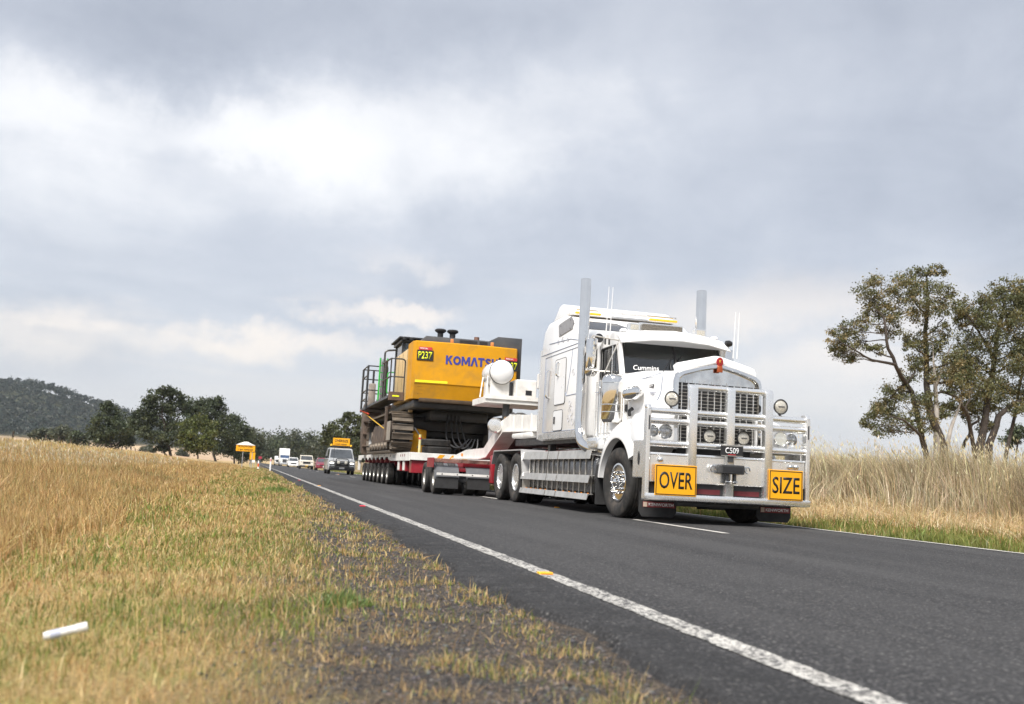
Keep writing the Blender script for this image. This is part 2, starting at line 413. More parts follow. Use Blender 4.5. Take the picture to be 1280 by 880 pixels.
ground = big_mesh('ground', V3, 4, Q, ground_material(), kind='structure', smooth=True)

# ------------------------------------------------------------------ road
def asphalt_material():
    m = bpy.data.materials.new('worn_chip_seal_asphalt'); m.use_nodes = True; t = m.node_tree; q = NB(t); bs = t.nodes['Principled BSDF']
    ge = q.n('ShaderNodeNewGeometry'); Pn = ge.outputs['Position']; s = q.n('ShaderNodeSeparateXYZ'); q.link(Pn, s.inputs[0])
    v = q.n('ShaderNodeTexVoronoi'); v.inputs['Scale'].default_value = 72; q.link(Pn, v.inputs['Vector'])
    v2 = q.n('ShaderNodeTexVoronoi'); v2.inputs['Scale'].default_value = 38; q.link(Pn, v2.inputs['Vector'])
    cs = q.n('ShaderNodeSeparateColor'); q.link(v.outputs['Color'], cs.inputs[0])
    c = q.ramp(cs.outputs[0], [(0, (.032, .032, .034)), (.6, (.074, .073, .076)), (.92, (.115, .112, .113)), (1, (.24, .23, .22))])
    c = q.mix(q.math('MULTIPLY', q.range(v.outputs['Distance'], .28, .60), .85), c, (.014, .014, .015))
    mp = q.n('ShaderNodeMapping'); mp.inputs['Scale'].default_value = (1, .05, 1); q.link(Pn, mp.inputs[0])
    streak = q.noise(mp.outputs[0], 1.6, 5, .6)
    c = q.mix(q.math('MULTIPLY', q.range(streak, .35, .7), .35), c, (.088, .086, .086))
    patch = q.noise(Pn, .35, 5, .6)
    c = q.mix(q.math('MULTIPLY', q.range(patch, .5, .7), .25), c, (.036, .036, .039))
    for xc, k in ((2.75, .15), (4.35, .15), (6.25, .10), (7.55, .10)):      # polished wheel paths
        dx_ = q.math('DIVIDE', q.math('SUBTRACT', s.outputs['X'], xc), .38)
        wp = q.math('MULTIPLY', q.math('EXPONENT', q.math('MULTIPLY', q.math('MULTIPLY', dx_, dx_), -1.0)), q.range(streak, .25, .75, k*.4, k*1.4))
        c = q.mix(wp, c, (.098, .096, .096))
    # sealed shoulder outside the edge line is coarser and darker with tar
    sh = q.range(s.outputs['X'], 1.52, 1.60, 1.0, 0.0)
    tar = q.math('MULTIPLY', sh, q.range(q.noise(Pn, 3.5, 6, .7), .35, .62, .25, .75))
    c = q.mix(tar, c, (.021, .021, .022))
    q.link(c, bs.inputs['Base Color']); bs.inputs['Roughness'].default_value = .82; bs.inputs['Specular IOR Level'].default_value = .3
    h = q.math('ADD', q.math('MULTIPLY', v.outputs['Distance'], -1.0), q.math('MULTIPLY', v2.outputs['Distance'], q.math('MULTIPLY', sh, -1.3)))
    bn = q.n('ShaderNodeBump'); bn.inputs['Strength'].default_value = .9; bn.inputs['Distance'].default_value = .008
    q.link(h, bn.inputs['Height']); q.link(bn.outputs[0], bs.inputs['Normal'])
    return m
asph = asphalt_material()
ys = np.concatenate([np.linspace(-6, 14, 420), np.geomspace(14.06, 70, 200), np.geomspace(71, 1400, 60)])
xs = np.concatenate([[0], [.04], np.linspace(.3, 7.1, 15), [7.25]])
edge = 1.20+.045*np.sin(ys*2.1)+.03*np.sin(ys*5.3+1)+.05*np.sin(ys*.8)+RNG.normal(0, .016, len(ys))
RX = edge[:, None]+np.concatenate([[0, .035], xs[2:]])[None]; RX[:, -1] = 8.36+.05*np.sin(ys*1.7)+RNG.normal(0, .02, len(ys))
RZ = np.zeros_like(RX); RZ[:, 0] = -.05; RZ[:, 1] = -.006+RNG.normal(0, .004, len(ys)); RZ[:, -1] = -.04; RZ[:, -2] = -.004
RX[:, -2] = RX[:, -1]-.03
RV = np.stack([RX, np.repeat(ys[:, None], RX.shape[1], 1), RZ], -1).reshape(-1, 3)
I = np.arange(RX.size).reshape(RX.shape); Q = np.stack([I[:-1, :-1], I[:-1, 1:], I[1:, 1:], I[1:, :-1]], -1).reshape(-1)
road = big_mesh('road', RV, 4, Q, asph, kind='structure', smooth=True)
def paint_material(name, wear):
    m = bpy.data.materials.new(name); m.use_nodes = True; t = m.node_tree; q = NB(t); bs = t.nodes['Principled BSDF']
    ge = q.n('ShaderNodeNewGeometry'); Pn = ge.outputs['Position']
    v = q.n('ShaderNodeTexVoronoi'); v.inputs['Scale'].default_value = 70; q.link(Pn, v.inputs['Vector'])
    chip = q.math('ADD', q.noise(Pn, 42, 6, .72), q.math('MULTIPLY', q.noise(Pn, 5, 4), .25))
    fac = q.range(chip, wear, wear+.055)
    c = q.mix(fac, (.56, .54, .50), (.05, .05, .052))
    c = q.mix(q.math('MULTIPLY', q.range(q.noise(Pn, 9, 4), .45, .7), .3), c, (.33, .31, .28))
    q.link(c, bs.inputs['Base Color']); bs.inputs['Roughness'].default_value = .7
    bn = q.n('ShaderNodeBump'); bn.inputs['Strength'].default_value = .7; bn.inputs['Distance'].default_value = .006
    q.link(v.outputs['Distance'], bn.inputs['Height']); q.link(bn.outputs[0], bs.inputs['Normal']); return m
line_m = paint_material('worn_white_line_paint', .595); line_m2 = paint_material('white_line_paint', .72)
def strip(name, x, w, y0, y1, m, n=60):
    yy = np.linspace(y0, y1, n) if y1-y0 < 30 else np.concatenate([np.linspace(y0, 25, n*4), np.geomspace(25.5, y1, n)])
    wl = RNG.normal(0, .005, len(yy)); wr = RNG.normal(0, .005, len(yy))
    L = np.stack([x-w/2+wl, yy, 0*yy+.004], -1); Rr = np.stack([x+w/2+wr, yy, 0*yy+.004], -1)
    vv = np.concatenate([L, Rr]); k = np.arange(len(yy)-1); n_ = len(yy)
    return big_mesh(name, vv, 4, np.stack([k, k+n_, k+1+n_, k+1], -1).reshape(-1), m, kind=None, parent=road)
strip('edge_line', 1.665, .125, -5, 900, line_m)
strip('edge_line', 8.13, .10, -5, 900, line_m2)
for y0 in [11.1+k*11.6 for k in range(-1, 22)]: strip('centre_line_dash', 5.5, .11, y0, y0+3.0, line_m2, 8)
# raised reflective markers
def marker(px, py, m1, m2, label):
    p = at(px, py, 2, .004); r = thing('pavement_marker', label, 'road marker', p)
    def body(bm): prism(bm, [(-.04, 0), (.04, 0), (.026, .013), (-.026, .013)], 'x', -.04, .04, .002)
    mk('body', m1, r, body)
    def lens(bm): prism(bm, [(-.0425, .003), (-.040, .003), (-.029, .011), (-.0315, .011)], 'x', -.036, .036)
    mk('lens', m2, r, lens)
marker(681, 717.5, amber_l, orange_l, 'yellow reflective marker on the worn white edge line')
marker(453, 632.8, red_l, red_l, 'red reflective marker outside the edge line beside the ragged seal edge')
marker(399, 607.2, amber_l, orange_l, 'amber reflective marker on the thin far stretch of edge line')
marker(374, 600.5, red_l, red_l, 'tiny red reflective marker beside the far edge line')
marker(696, 634.5, orange_l, amber_l, 'orange reflective marker on the road beside the white truck steps')
marker(423, 593.0, red_l, orange_l, 'red reflective marker on the road in front of the escort van')

# ------------------------------------------------------------------ grass
def foliage_material(name, trans=.35):
    m = bpy.data.materials.new(name); m.use_nodes = True; t = m.node_tree; t.nodes.clear(); q = NB(t)
    a = q.n('ShaderNodeAttribute', attribute_name='tint')
    ge = q.n('ShaderNodeNewGeometry')
    c = q.mix(q.range(q.noise(ge.outputs['Position'], 3.0, 4), .3, .7), a.outputs['Color'], q.mix(1.0, a.outputs['Color'], (.78, .80, .76), 'MULTIPLY'))
    d = q.n('ShaderNodeBsdfDiffuse'); q.link(c, d.inputs[0]); tr = q.n('ShaderNodeBsdfTranslucent'); q.link(c, tr.inputs[0])
    mx = q.n('ShaderNodeMixShader'); mx.inputs[0].default_value = trans
    q.link(d.outputs[0], mx.inputs[1]); q.link(tr.outputs[0], mx.inputs[2])
    gl = q.n('ShaderNodeBsdfGlossy'); gl.inputs['Roughness'].default_value = .5; gl.inputs[0].default_value = (.5, .5, .5, 1)
    m2 = q.n('ShaderNodeMixShader'); m2.inputs[0].default_value = .05
    q.link(mx.outputs[0], m2.inputs[1]); q.link(gl.outputs[0], m2.inputs[2])
    o = q.n('ShaderNodeOutputMaterial'); q.link(m2.outputs[0], o.inputs[0]); return m
grass_m = foliage_material('grass_blades', .38)
leaf_m = foliage_material('tree_leaves', .25)
def pick(cols, n, w=None, jit=.18):
    c = np.array(cols)[RNG.choice(len(cols), n, p=w)]
    return np.clip(c*(1+RNG.normal(0, jit, (n, 1)))*(1+RNG.normal(0, .05, (n, 3))), .005, .95)
def blades(name, x, y, h, w, col, lean=.35, wind=(0, 0), segs=2, parent=None, z0=None):
    n = len(x); z = (gz(x, y) if z0 is None else z0)-.01
    th = RNG.uniform(0, 2*np.pi, n); la = np.abs(RNG.normal(0, lean, n))
    dx = np.cos(th)*la*h+wind[0]*h; dy = np.sin(th)*la*h+wind[1]*h
    # blade faces mostly across the road axis, with free twist
    tw = RNG.normal(0, .7, n); sx, sy = np.cos(tw)*w*.5, np.sin(tw)*w*.5
    hh = h*np.sqrt(np.clip(1-np.minimum(la, .85)**2*.6, .2, 1))
    base = np.stack([x, y, z], -1); S = np.stack([sx, sy, 0*sx], -1)
    mid = base+np.stack([dx*.30, dy*.30, hh*.58], -1); tip = base+np.stack([dx, dy, hh], -1)
    if segs == 2:
        vv = np.stack([base-S, base+S, mid+S*.75, mid-S*.75, tip], 1).reshape(-1, 3); k = np.arange(n)*5
        idx = np.stack([k, k+1, k+2, k, k+2, k+3, k+3, k+2, k+4], -1).reshape(-1); m = 5
    else:
        vv = np.stack([base-S, base+S, tip], 1).reshape(-1, 3); k = np.arange(n)*3
        idx = np.stack([k, k+1, k+2], -1).reshape(-1); m = 3
    big_mesh(name, vv, 3, idx, grass_m, np.repeat(col, m, 0), parent=parent); return tip
def nz2(x, y, s, seed=0):
    """cheap smooth noise 0..1"""
    r = np.random.default_rng(seed); v = 0
    for k in range(5):
        a = r.uniform(0, 2*np.pi); f = s*r.uniform(.6, 1.9); p = r.uniform(0, 6.28); q = r.uniform(0, 6.28)
        v = v+np.sin((x*np.cos(a)+y*np.sin(a))*f+p+1.3*np.sin((y*np.cos(a)-x*np.sin(a))*f*.7+q))
    return .5+v/10*1.3
GREEN = [(0.162, 0.214, 0.039), (0.234, 0.286, 0.06), (0.293, 0.315, 0.08), (0.131, 0.172, 0.039)]
STRAW = [(0.552, 0.379, 0.169), (0.657, 0.481, 0.23), (0.448, 0.291, 0.121), (0.736, 0.569, 0.302), (0.369, 0.215, 0.09)]
def left_bound(y): return -.30*y-1.2
def sample(n, y0, y1, xa, xc, p=1.0):
    """points, denser close to the camera"""
    u = RNG.uniform(0, 1, n); y = np.exp(np.log(y0)+u*(np.log(y1)-np.log(y0)))
    lo = np.maximum(xa(y), -60); hi = xc(y); x = lo+(hi-lo)*RNG.uniform(0, 1, n)
    return x, y
# mown verge: short mixed green and straw
x, y = sample(270000, 1.3, 110, lambda y: np.maximum(left_bound(y), -2.4+0*y), lambda y: 1.16+0*y)
g = nz2(x, y, 2.2, 1)*.6+nz2(x, y, 7, 2)*.4
bare = np.clip((x+.0-np.clip(.035*(y-3), 0, .48)+.45*(nz2(x, y, 1.6, 5)-.5))/.7, 0, 1)
tuft = nz2(x, y, 11, 3)
keep = RNG.uniform(0, 1, len(x)) < (1-sstep(bare, .10, .75))*(.62+.9*np.clip(tuft-.28, 0, 1))+sstep(bare, .10, .75)*(.09+.85*np.clip((tuft-.54)*5, 0, 1))
x, y, g, bare, tuft = x[keep], y[keep], g[keep], bare[keep], tuft[keep]; n = len(x)
isg = RNG.uniform(0, 1, n) < np.clip((g-.29)*1.55, .12, .66)*np.where(bare > .4, .75, 1)
col = np.where(isg[:, None], pick(GREEN, n), pick(STRAW, n, [.28, .26, .24, .12, .10]))
h = RNG.gamma(4, .0080, n)*(.62+.95*np.clip(g, 0, 1))*(1+.35*np.clip(tuft-.5, 0, 1))*np.where(bare > .4, .72, 1)+.012
h *= np.where(RNG.uniform(0, 1, n) < .05, 1.9, 1)*np.clip(.75+.02*y, .75, 1.0)
w = np.clip(.00085*y, .0017, .04)*RNG.uniform(.7, 1.5, n)
blades('verge_grass', x, y, h, w, col, .8); 
tag(bpy.data.objects['verge_grass'], 'short green and straw coloured grass on the verge beside the gravel', 'grass')
# long dry grass left of the verge, up the bank
x, y = sample(215000, 1.4, 120, left_bound, lambda y: -1.15+0*y)
x = x+RNG.normal(0, .18, len(x)); ok = (x < -1.2-.5*(nz2(x*0, y, 1.1, 8)-.5)) | (RNG.uniform(0, 1, len(x)) < .12); x, y = x[ok], y[ok]; n = len(x)
tall = np.clip((-x-1.1)/1.5, .25, 1); cl = nz2(x, y, 1.8, 9)*.6+nz2(x, y, 6, 10)*.4
col = pick(STRAW, n, [.33, .24, .22, .11, .10]); gr = RNG.uniform(0, 1, n) < .05+.28*np.clip(nz2(x, y, .9, 12)-.55, 0, 1)*3*(x > -6)
col = np.where(gr[:, None], pick([(.26, .26, .09), (.33, .30, .12), (.20, .19, .08)], n), col)
brown = nz2(x, y, .55, 21); col = col*(1-.33*np.clip(brown-.45, 0, .5))[:, None]*np.array([1, .97, .93])
top = np.clip((-x-7.0)/2.5, 0, 1)[:, None]; col = col*(1-top)+np.clip(col*1.18*np.array([1, 1.06, 1.1]), 0, .8)*top
h = (.10+.30*RNG.beta(3, 2, n)*tall+.10*cl*tall)*(1+.25*np.clip(-x-7, 0, 2)/2)
blades('dry_grass', x, y, h, np.clip(.00085*y, .0020, .05)*RNG.uniform(.6, 1.4, n), col, .55, (-.10, -.05))
tag(bpy.data.objects['dry_grass'], 'long dry straw coloured grass covering the bank beside the verge', 'grass')
# pale seed heads standing above the bank
x, y = sample(9000, 9, 90, left_bound, lambda y: -3.2+0*y); ok = nz2(x, y, .8, 31) > .42; x, y = x[ok], y[ok]; n = len(x)
h = RNG.uniform(.32, .62, n); z = gz(x, y)
tip = blades('seed_stalks', x, y, h, np.clip(.0006*y, .003, .03), pick([(.52, .42, .25), (.60, .50, .32)], n), .25, (-.1, 0), 1)
tag(bpy.data.objects['seed_stalks'], 'thin pale stalks standing above the dry grass of the bank', 'grass')
def heads(name, tip, size, cols, label):
    n = len(tip); a = RNG.uniform(0, 6.28, n); s = size*RNG.uniform(.6, 1.4, n)
    ux = np.stack([np.cos(a)*s*.15, np.sin(a)*s*.15, 0*a], -1); uz = np.stack([RNG.normal(-.2, .4, n)*s, RNG.normal(0, .3, n)*s, s*1.1], -1)
    vv = np.stack([tip-uz*.6, tip+ux, tip+uz*.6, tip-ux], 1).reshape(-1, 3); k = np.arange(n)*4
    o = big_mesh(name, vv, 4, np.stack([k, k+1, k+2, k+3], -1).reshape(-1), grass_m, np.repeat(pick(cols, n), 4, 0)); tag(o, label, 'grass')
heads('seed_heads', tip, np.clip(.0022*y, .03, .10), [(.68, .60, .44), (.58, .48, .30)], 'fluffy pale seed heads above the dry grass bank')
# right side: green strip, cut straw, then tall feathery grass on the rise
x, y = sample(60000, 7, 130, lambda y: 8.28+0*y, lambda y: 9.95+0*y); n = len(x)
gg = nz2(x, y, 1.5, 41); isg = RNG.uniform(0, 1, n) < np.clip((10.15-x)*.85, .15, .92)*(.7+.5*gg)
col = np.where(isg[:, None], pick([(.18, .22, .05), (.25, .28, .075), (.28, .27, .09)], n), pick(STRAW, n))
blades('roadside_green_grass', x, y, RNG.gamma(5, .018, n)*(.7+.6*gg)+.02, np.clip(.0011*y, .006, .05)*RNG.uniform(.7, 1.4, n), col, .45)
tag(bpy.data.objects['roadside_green_grass'], 'short green grass strip along the far edge of the road', 'grass')
x, y = sample(42000, 8, 110, lambda y: 9.45+0*y, lambda y: 11.8+0*y); n = len(x)
blades('cut_straw', x, y, RNG.uniform(.08, .34, n), np.clip(.0009*y, .006, .04)*RNG.uniform(.7, 1.4, n), pick([(.72, .56, .33), (.64, .48, .26), (.78, .64, .42)], n), 1.5, (.1, -.1))
tag(bpy.data.objects['cut_straw'], 'flattened pale straw at the foot of the tall grass', 'straw')
def tall_grass(n, xa, xc, y0, y1, hm, cols, name, wts=None, lean=.22, label=''):
    x, y = sample(n, y0, y1, xa, xc); n = len(x)
    edge = np.clip((x-10.75-.6*(nz2(x*0, y, 1.3, 55)-.5))/.9, 0, 1); ok = RNG.uniform(0, 1, n) < .15+.85*edge; x, y, edge = x[ok], y[ok], edge[ok]; n = len(x)
    cl = nz2(x, y, 1.3, 51)*.6+nz2(x, y, 4, 52)*.4
    h = hm*(.42+.58*RNG.beta(3, 1.6, n))*(.60+.68*cl)*(.45+.55*edge)
    col = pick(cols, n, wts); col = col*(1-.30*np.clip(nz2(x, y, 1.0, 57)-.5, 0, .5))[:, None]
    return blades(name, x, y, h, np.clip(.00075*y, .005, .03)*RNG.uniform(.6, 1.4, n), col, lean, (-.14+1.5*(nz2(x, y, .9, 61)-.5), 1.1*(nz2(x, y, 1.1, 62)-.5))), x, y
TALL = [(0.599, 0.471, 0.319), (0.485, 0.383, 0.251), (0.357, 0.294, 0.185), (0.243, 0.236, 0.125), (0.656, 0.545, 0.393)]
tip, x, y = tall_grass(120000, lambda y: 10.4+0*y, lambda y: 11.2+y*.32, 7.0, 60, 1.20, TALL, 'tall_roadside_grass', [.25, .26, .19, .14, .16], .36)
tag(bpy.data.objects['tall_roadside_grass'], 'tall tangled dry grass on the rise across the road', 'grass')
tip2, x, y = tall_grass(15000, lambda y: 10.8+0*y, lambda y: 11.5+y*.36, 7.0, 60, 1.45, [(.80, .67, .41), (.70, .57, .33)], 'pale_stalks', None, .16)
tag(bpy.data.objects['pale_stalks'], 'pale yellow grass stalks rising above the tall grass across the road', 'grass')
heads('grass_plumes', tip2, np.clip(.0032*y, .04, .13), [(.80, .68, .43), (.72, .59, .36), (.84, .74, .52)], 'feathery pale plumes on top of the tall grass across the road')
# grass along the road further off, both sides
x, y = sample(30000, 55, 330, lambda y: 9.0+0*y, lambda y: 14+0.05*y); n = len(x)
blades('far_roadside_grass', x, y, RNG.uniform(.3, 1.0, n)*np.clip((x-8.6)/2, .2, 1), np.clip(.0011*y, .05, .3), pick(TALL, n), .3, segs=1)
tag(bpy.data.objects['far_roadside_grass'], 'dry grass along the far side of the distant road', 'grass')
# leafy weeds near the camera
def weed(px, py, r, n, label, cols):
    p = at(px, py, 2, .0); a = RNG.uniform(0, 6.28, n); rr = r*np.sqrt(RNG.uniform(0, 1, n))
    x = p.x+np.cos(a)*rr; y = p.y+np.sin(a)*rr
    blades('green_weed', x, y, RNG.uniform(.4, 1, n)*r*.75*(1.15-rr/r*.6), np.full(n, r*.05), pick(cols, n), .9)
    o = bpy.data.objects.new('x', None) if False else None
    me = [q for q in bpy.data.objects if q.name.startswith('green_weed')][-1]
    if 'kind' in me: del me['kind']
    return tag(me, label, 'weed')
weed(425, 745, .14, 330, 'bushy green weed among the verge grass beside the gravel', [(.18, .25, .07), (.23, .29, .09), (.14, .20, .06)])
weed(345, 614, .30, 300, 'bright green grass tuft on the distant verge, further from the marker post', [(.17, .26, .06), (.22, .29, .08)])
weed(335, 600, .35, 260, 'bright green grass tuft on the distant verge close to the marker post', [(.17, .26, .06), (.22, .29, .08)])

# ------------------------------------------------------------------ loose gravel
def stones(n, name, x, y, s, cols, label):
    bm = bmesh.new(); bmesh.ops.create_icosphere(bm, subdivisions=1, radius=1)
    bv = np.array([v.co[:] for v in bm.verts]); bf = np.array([[v.index for v in f.verts] for f in bm.faces]); bm.free()
    n = len(x); sc = s[:, None]*RNG.uniform(.6, 1.25, (n, 3))*np.array([1, 1, .62])
    jit = 1+RNG.normal(0, .16, (n, len(bv), 1)); vv = bv[None]*jit*sc[:, None]
    a = RNG.uniform(0, 6.28, n); ca, sa = np.cos(a)[:, None], np.sin(a)[:, None]
    vx = vv[..., 0]*ca-vv[..., 1]*sa; vy = vv[..., 0]*sa+vv[..., 1]*ca
    vv = np.stack([vx+x[:, None], vy+y[:, None], vv[..., 2]+(gz(x, y)+s*.12)[:, None]], -1).reshape(-1, 3)
    idx = (bf[None]+(np.arange(n)*len(bv))[:, None, None]).reshape(-1)
    m = bpy.data.materials.new(name+'_surface'); m.use_nodes = True; q = NB(m.node_tree)
    at_ = q.n('ShaderNodeAttribute', attribute_name='tint'); ge = q.n('ShaderNodeNewGeometry')
    q.link(q.mix(q.range(q.noise(ge.outputs['Position'], 160, 3), .3, .7), at_.outputs['Color'], q.mix(1.0, at_.outputs['Color'], (.6, .6, .6), 'MULTIPLY')), m.node_tree.nodes['Principled BSDF'].inputs['Base Color'])
    m.node_tree.nodes['Principled BSDF'].inputs['Roughness'].default_value = .85
    o = big_mesh(name, vv, 3, idx, m, np.repeat(pick(cols, n, None, .3), len(bv), 0)); return tag(o, label, 'gravel')
x, y = sample(30000, 1.6, 22, lambda y: -.35+0*y, lambda y: 1.24+0*y)
ok = RNG.uniform(0, 1, len(x)) < np.clip((x+.0-np.clip(.035*(y-3), 0, .45)+.5*(nz2(x, y, 1.6, 5)-.5))/.55, .004, 1); x, y = x[ok], y[ok]
stones(0, 'shoulder_gravel', x, y, np.clip(RNG.gamma(3, .0018, len(x)), .0022, .012)*np.clip(.75+.05*y, .8, 1.8),
       [(.06, .056, .056), (.085, .078, .074), (.14, .11, .09), (.08, .077, .076), (.10, .095, .09), (.035, .034, .036), (.15, .12, .10)], 'loose dark gravel along the broken edge of the road')

# ------------------------------------------------------------------ trees
def branch_path(a, c, sag=.12, n=5):
    a, c = Vector(a), Vector(c); L = (c-a).length; out = []
    j = Vector((random.gauss(0, 1), random.gauss(0, 1), random.gauss(0, .4)))*L*sag*.6
    for k in range(n+1):
        t = k/n; out.append(a.lerp(c, t)+j*math.sin(math.pi*t)+Vector((random.gauss(0, 1), random.gauss(0, 1), random.gauss(0, 1)))*L*.022*(0 < k < n))
    return out
def leaves(name, cl, per, size, cols, parent, droop=.5, m=46, spread=.30):
    """cl: list of (centre, (rx, ry, rz)); foliage as many small sprays gathered into sub clumps"""
    cs, ss, cc = [], [], []
    for c, r in cl:
        c = np.array(c); r = np.array(r); k = max(3, int(per*(r[0]*r[2])**.5/1.2)); 
        d = RNG.normal(0, 1, (k, 3)); d /= np.linalg.norm(d, axis=1)[:, None]
        d *= RNG.uniform(.25, 1.08, (k, 1))**.6
        sub = c+d*r; sr = spread*r.mean()
        p = sub[:, None]+RNG.normal(0, 1, (k, m, 3))*sr*np.array([1, 1, .72])*RNG.uniform(.5, 1.2, (k, 1, 1))
        tone = RNG.normal(1, .16, (k, 1, 1))*np.ones((k, m, 1)); hue = RNG.integers(0, len(cols), (k, 1))*np.ones((k, m), int)
        cs.append(p.reshape(-1, 3)); ss.append(tone.reshape(-1, 1)); cc.append(hue.reshape(-1))
    p = np.concatenate(cs); n = len(p); tone = np.concatenate(ss); hue = np.concatenate(cc).astype(int)
    L = size*RNG.uniform(.6, 1.5, n)
    a = RNG.uniform(0, 6.28, n); el = -droop+RNG.normal(0, .6, n)
    d = np.stack([np.cos(a)*np.cos(el), np.sin(a)*np.cos(el), np.sin(el)], -1)
    s = np.cross(d, RNG.normal(0, 1, (n, 3))); s /= np.linalg.norm(s, axis=1)[:, None]+1e-6
    vv = np.stack([p-d*L[:, None]*.5, p+s*L[:, None]*.26, p+d*L[:, None]*.5, p-s*L[:, None]*.26], 1).reshape(-1, 3)
    k = np.arange(n)*4; col = np.clip(np.array(cols)[hue]*tone*(1+RNG.normal(0, .12, (n, 1))), .006, .6)
    return big_mesh(name, vv, 4, np.stack([k, k+1, k+2, k+3], -1).reshape(-1), leaf_m, np.repeat(col, 4, 0), kind=None, parent=parent)
bark = mat('rough_brown_bark', (.045, .035, .029), .9, 0, .4, 5, bump=.5, bscale=9, dirt=(.10, .083, .07), dscale=1.5, damt=.6)
bark_grey = mat('bleached_dead_wood', (.34, .315, .29), .85, 0, .2, 4, bump=.3, bscale=12)
GUM = [(0.149, 0.144, 0.063), (0.193, 0.172, 0.079), (0.131, 0.137, 0.061), (0.236, 0.184, 0.088), (0.105, 0.119, 0.056)]
GUM_D = [(.075, .092, .045), (0.05, 0.068, 0.033), (0.064, 0.083, 0.04), (0.077, 0.09, 0.044), (0.044, 0.058, 0.031)]
GUM_Y = [(.10, .115, .028), (.125, .13, .034), (.08, .095, .03)]
GUM_G = [(.095, .108, .068), (.115, .125, .08), (.08, .094, .06)]
def nearest(limbs, c):
    best = None
    for pts, r in limbs:
        for i, p in enumerate(pts):
            d = (p-c).length-(.4 if p.z < c.z else 0)
            if best is None or d < best[0]: best = (d, p, r[i])
    return best[1], best[2]
def gum(name, Y, base, limbs_px, cl_px, label, per=20, leaf=.16, cols=GUM, depth=.8, dead=(), bk=None, group=None, sub=3, fat=1.17, thin=.55):
    """gum tree standing at distance Y: limbs and foliage masses laid out from their outline, with real depth"""
    B = at(*base, 1, Y); B.z = float(gz(B.x, Y)); r = thing(name, label, 'tree', B, 0, group)
    sc = at(base[0]+1, base[1], 1, Y).x-at(base[0], base[1], 1, Y).x
    def W(q): return at(q[0], q[1], 1, Y+(q[2] if len(q) > 2 else 0))-B
    limbs = []
    for pts, r0, r1 in limbs_px:
        P = [W(q) for q in pts]; n = len(P)
        if (P[0].x**2+P[0].y**2)**.5 < 1.2 and P[0].z < 4: P[0].z = min(P[0].z, -.25)
        fine = []
        for i in range(n-1):
            for k in range(3):
                t = k/3; fine.append(P[i].lerp(P[i+1], t)+Vector((random.gauss(0, .05), random.gauss(0, .05), 0))*(k > 0)*sc*18)
        fine.append(P[-1]); m = len(fine)
        r0 *= thin; r1 *= thin
        limbs.append((fine, [r0+(r1-r0)*(i/(m-1))**.8 for i in range(m)]))
    cl = []
    for q in cl_px:
        c = at(q[0], q[1], 1, Y)-B; c.y += random.uniform(-1, 1)*depth*q[2]*sc*1.1 if len(q) < 5 else q[4]
        cl.append((c, (q[2]*sc*fat, q[2]*sc*depth*fat, q[3]*sc*fat)))
    bm = bmesh.new()
    for P, rr in limbs: tube(bm, P, rr, 8)
    for c, rd in cl:
        p, r0 = nearest(limbs, c); e = c+Vector((0, 0, -.2*rd[2])); path = branch_path(p, e); ra = min(r0*.55, .10*rd[0]+.02)
        tube(bm, path, [ra*(1-.6*i/5) for i in range(6)], 5)
        for k in range(sub):
            e2 = c+Vector((random.uniform(-1, 1)*rd[0], random.uniform(-1, 1)*rd[1], random.uniform(-.6, 1)*rd[2]))*.85
            tube(bm, branch_path(path[random.randint(2, 5)], e2, .15, 4), [ra*.4*(1-.7*i/4) for i in range(5)], 3)
    obj('trunk', bm, bk or bark, r, 60)
    for pts, r0, r1 in dead:
        P = [W(q) for q in pts]; n = len(P)
        bm = bmesh.new(); tube(bm, bend(P, 1.0, 3), [r0+(r1-r0)*i/(len(bend(P, 1.0, 3))-1) for i in range(len(bend(P, 1.0, 3)))], 7); obj('dead_limb', bm, bark_grey, r, 60)
    leaves('crown', [(tuple(c), rd) for c, rd in cl], per, leaf, cols, r)
    return r
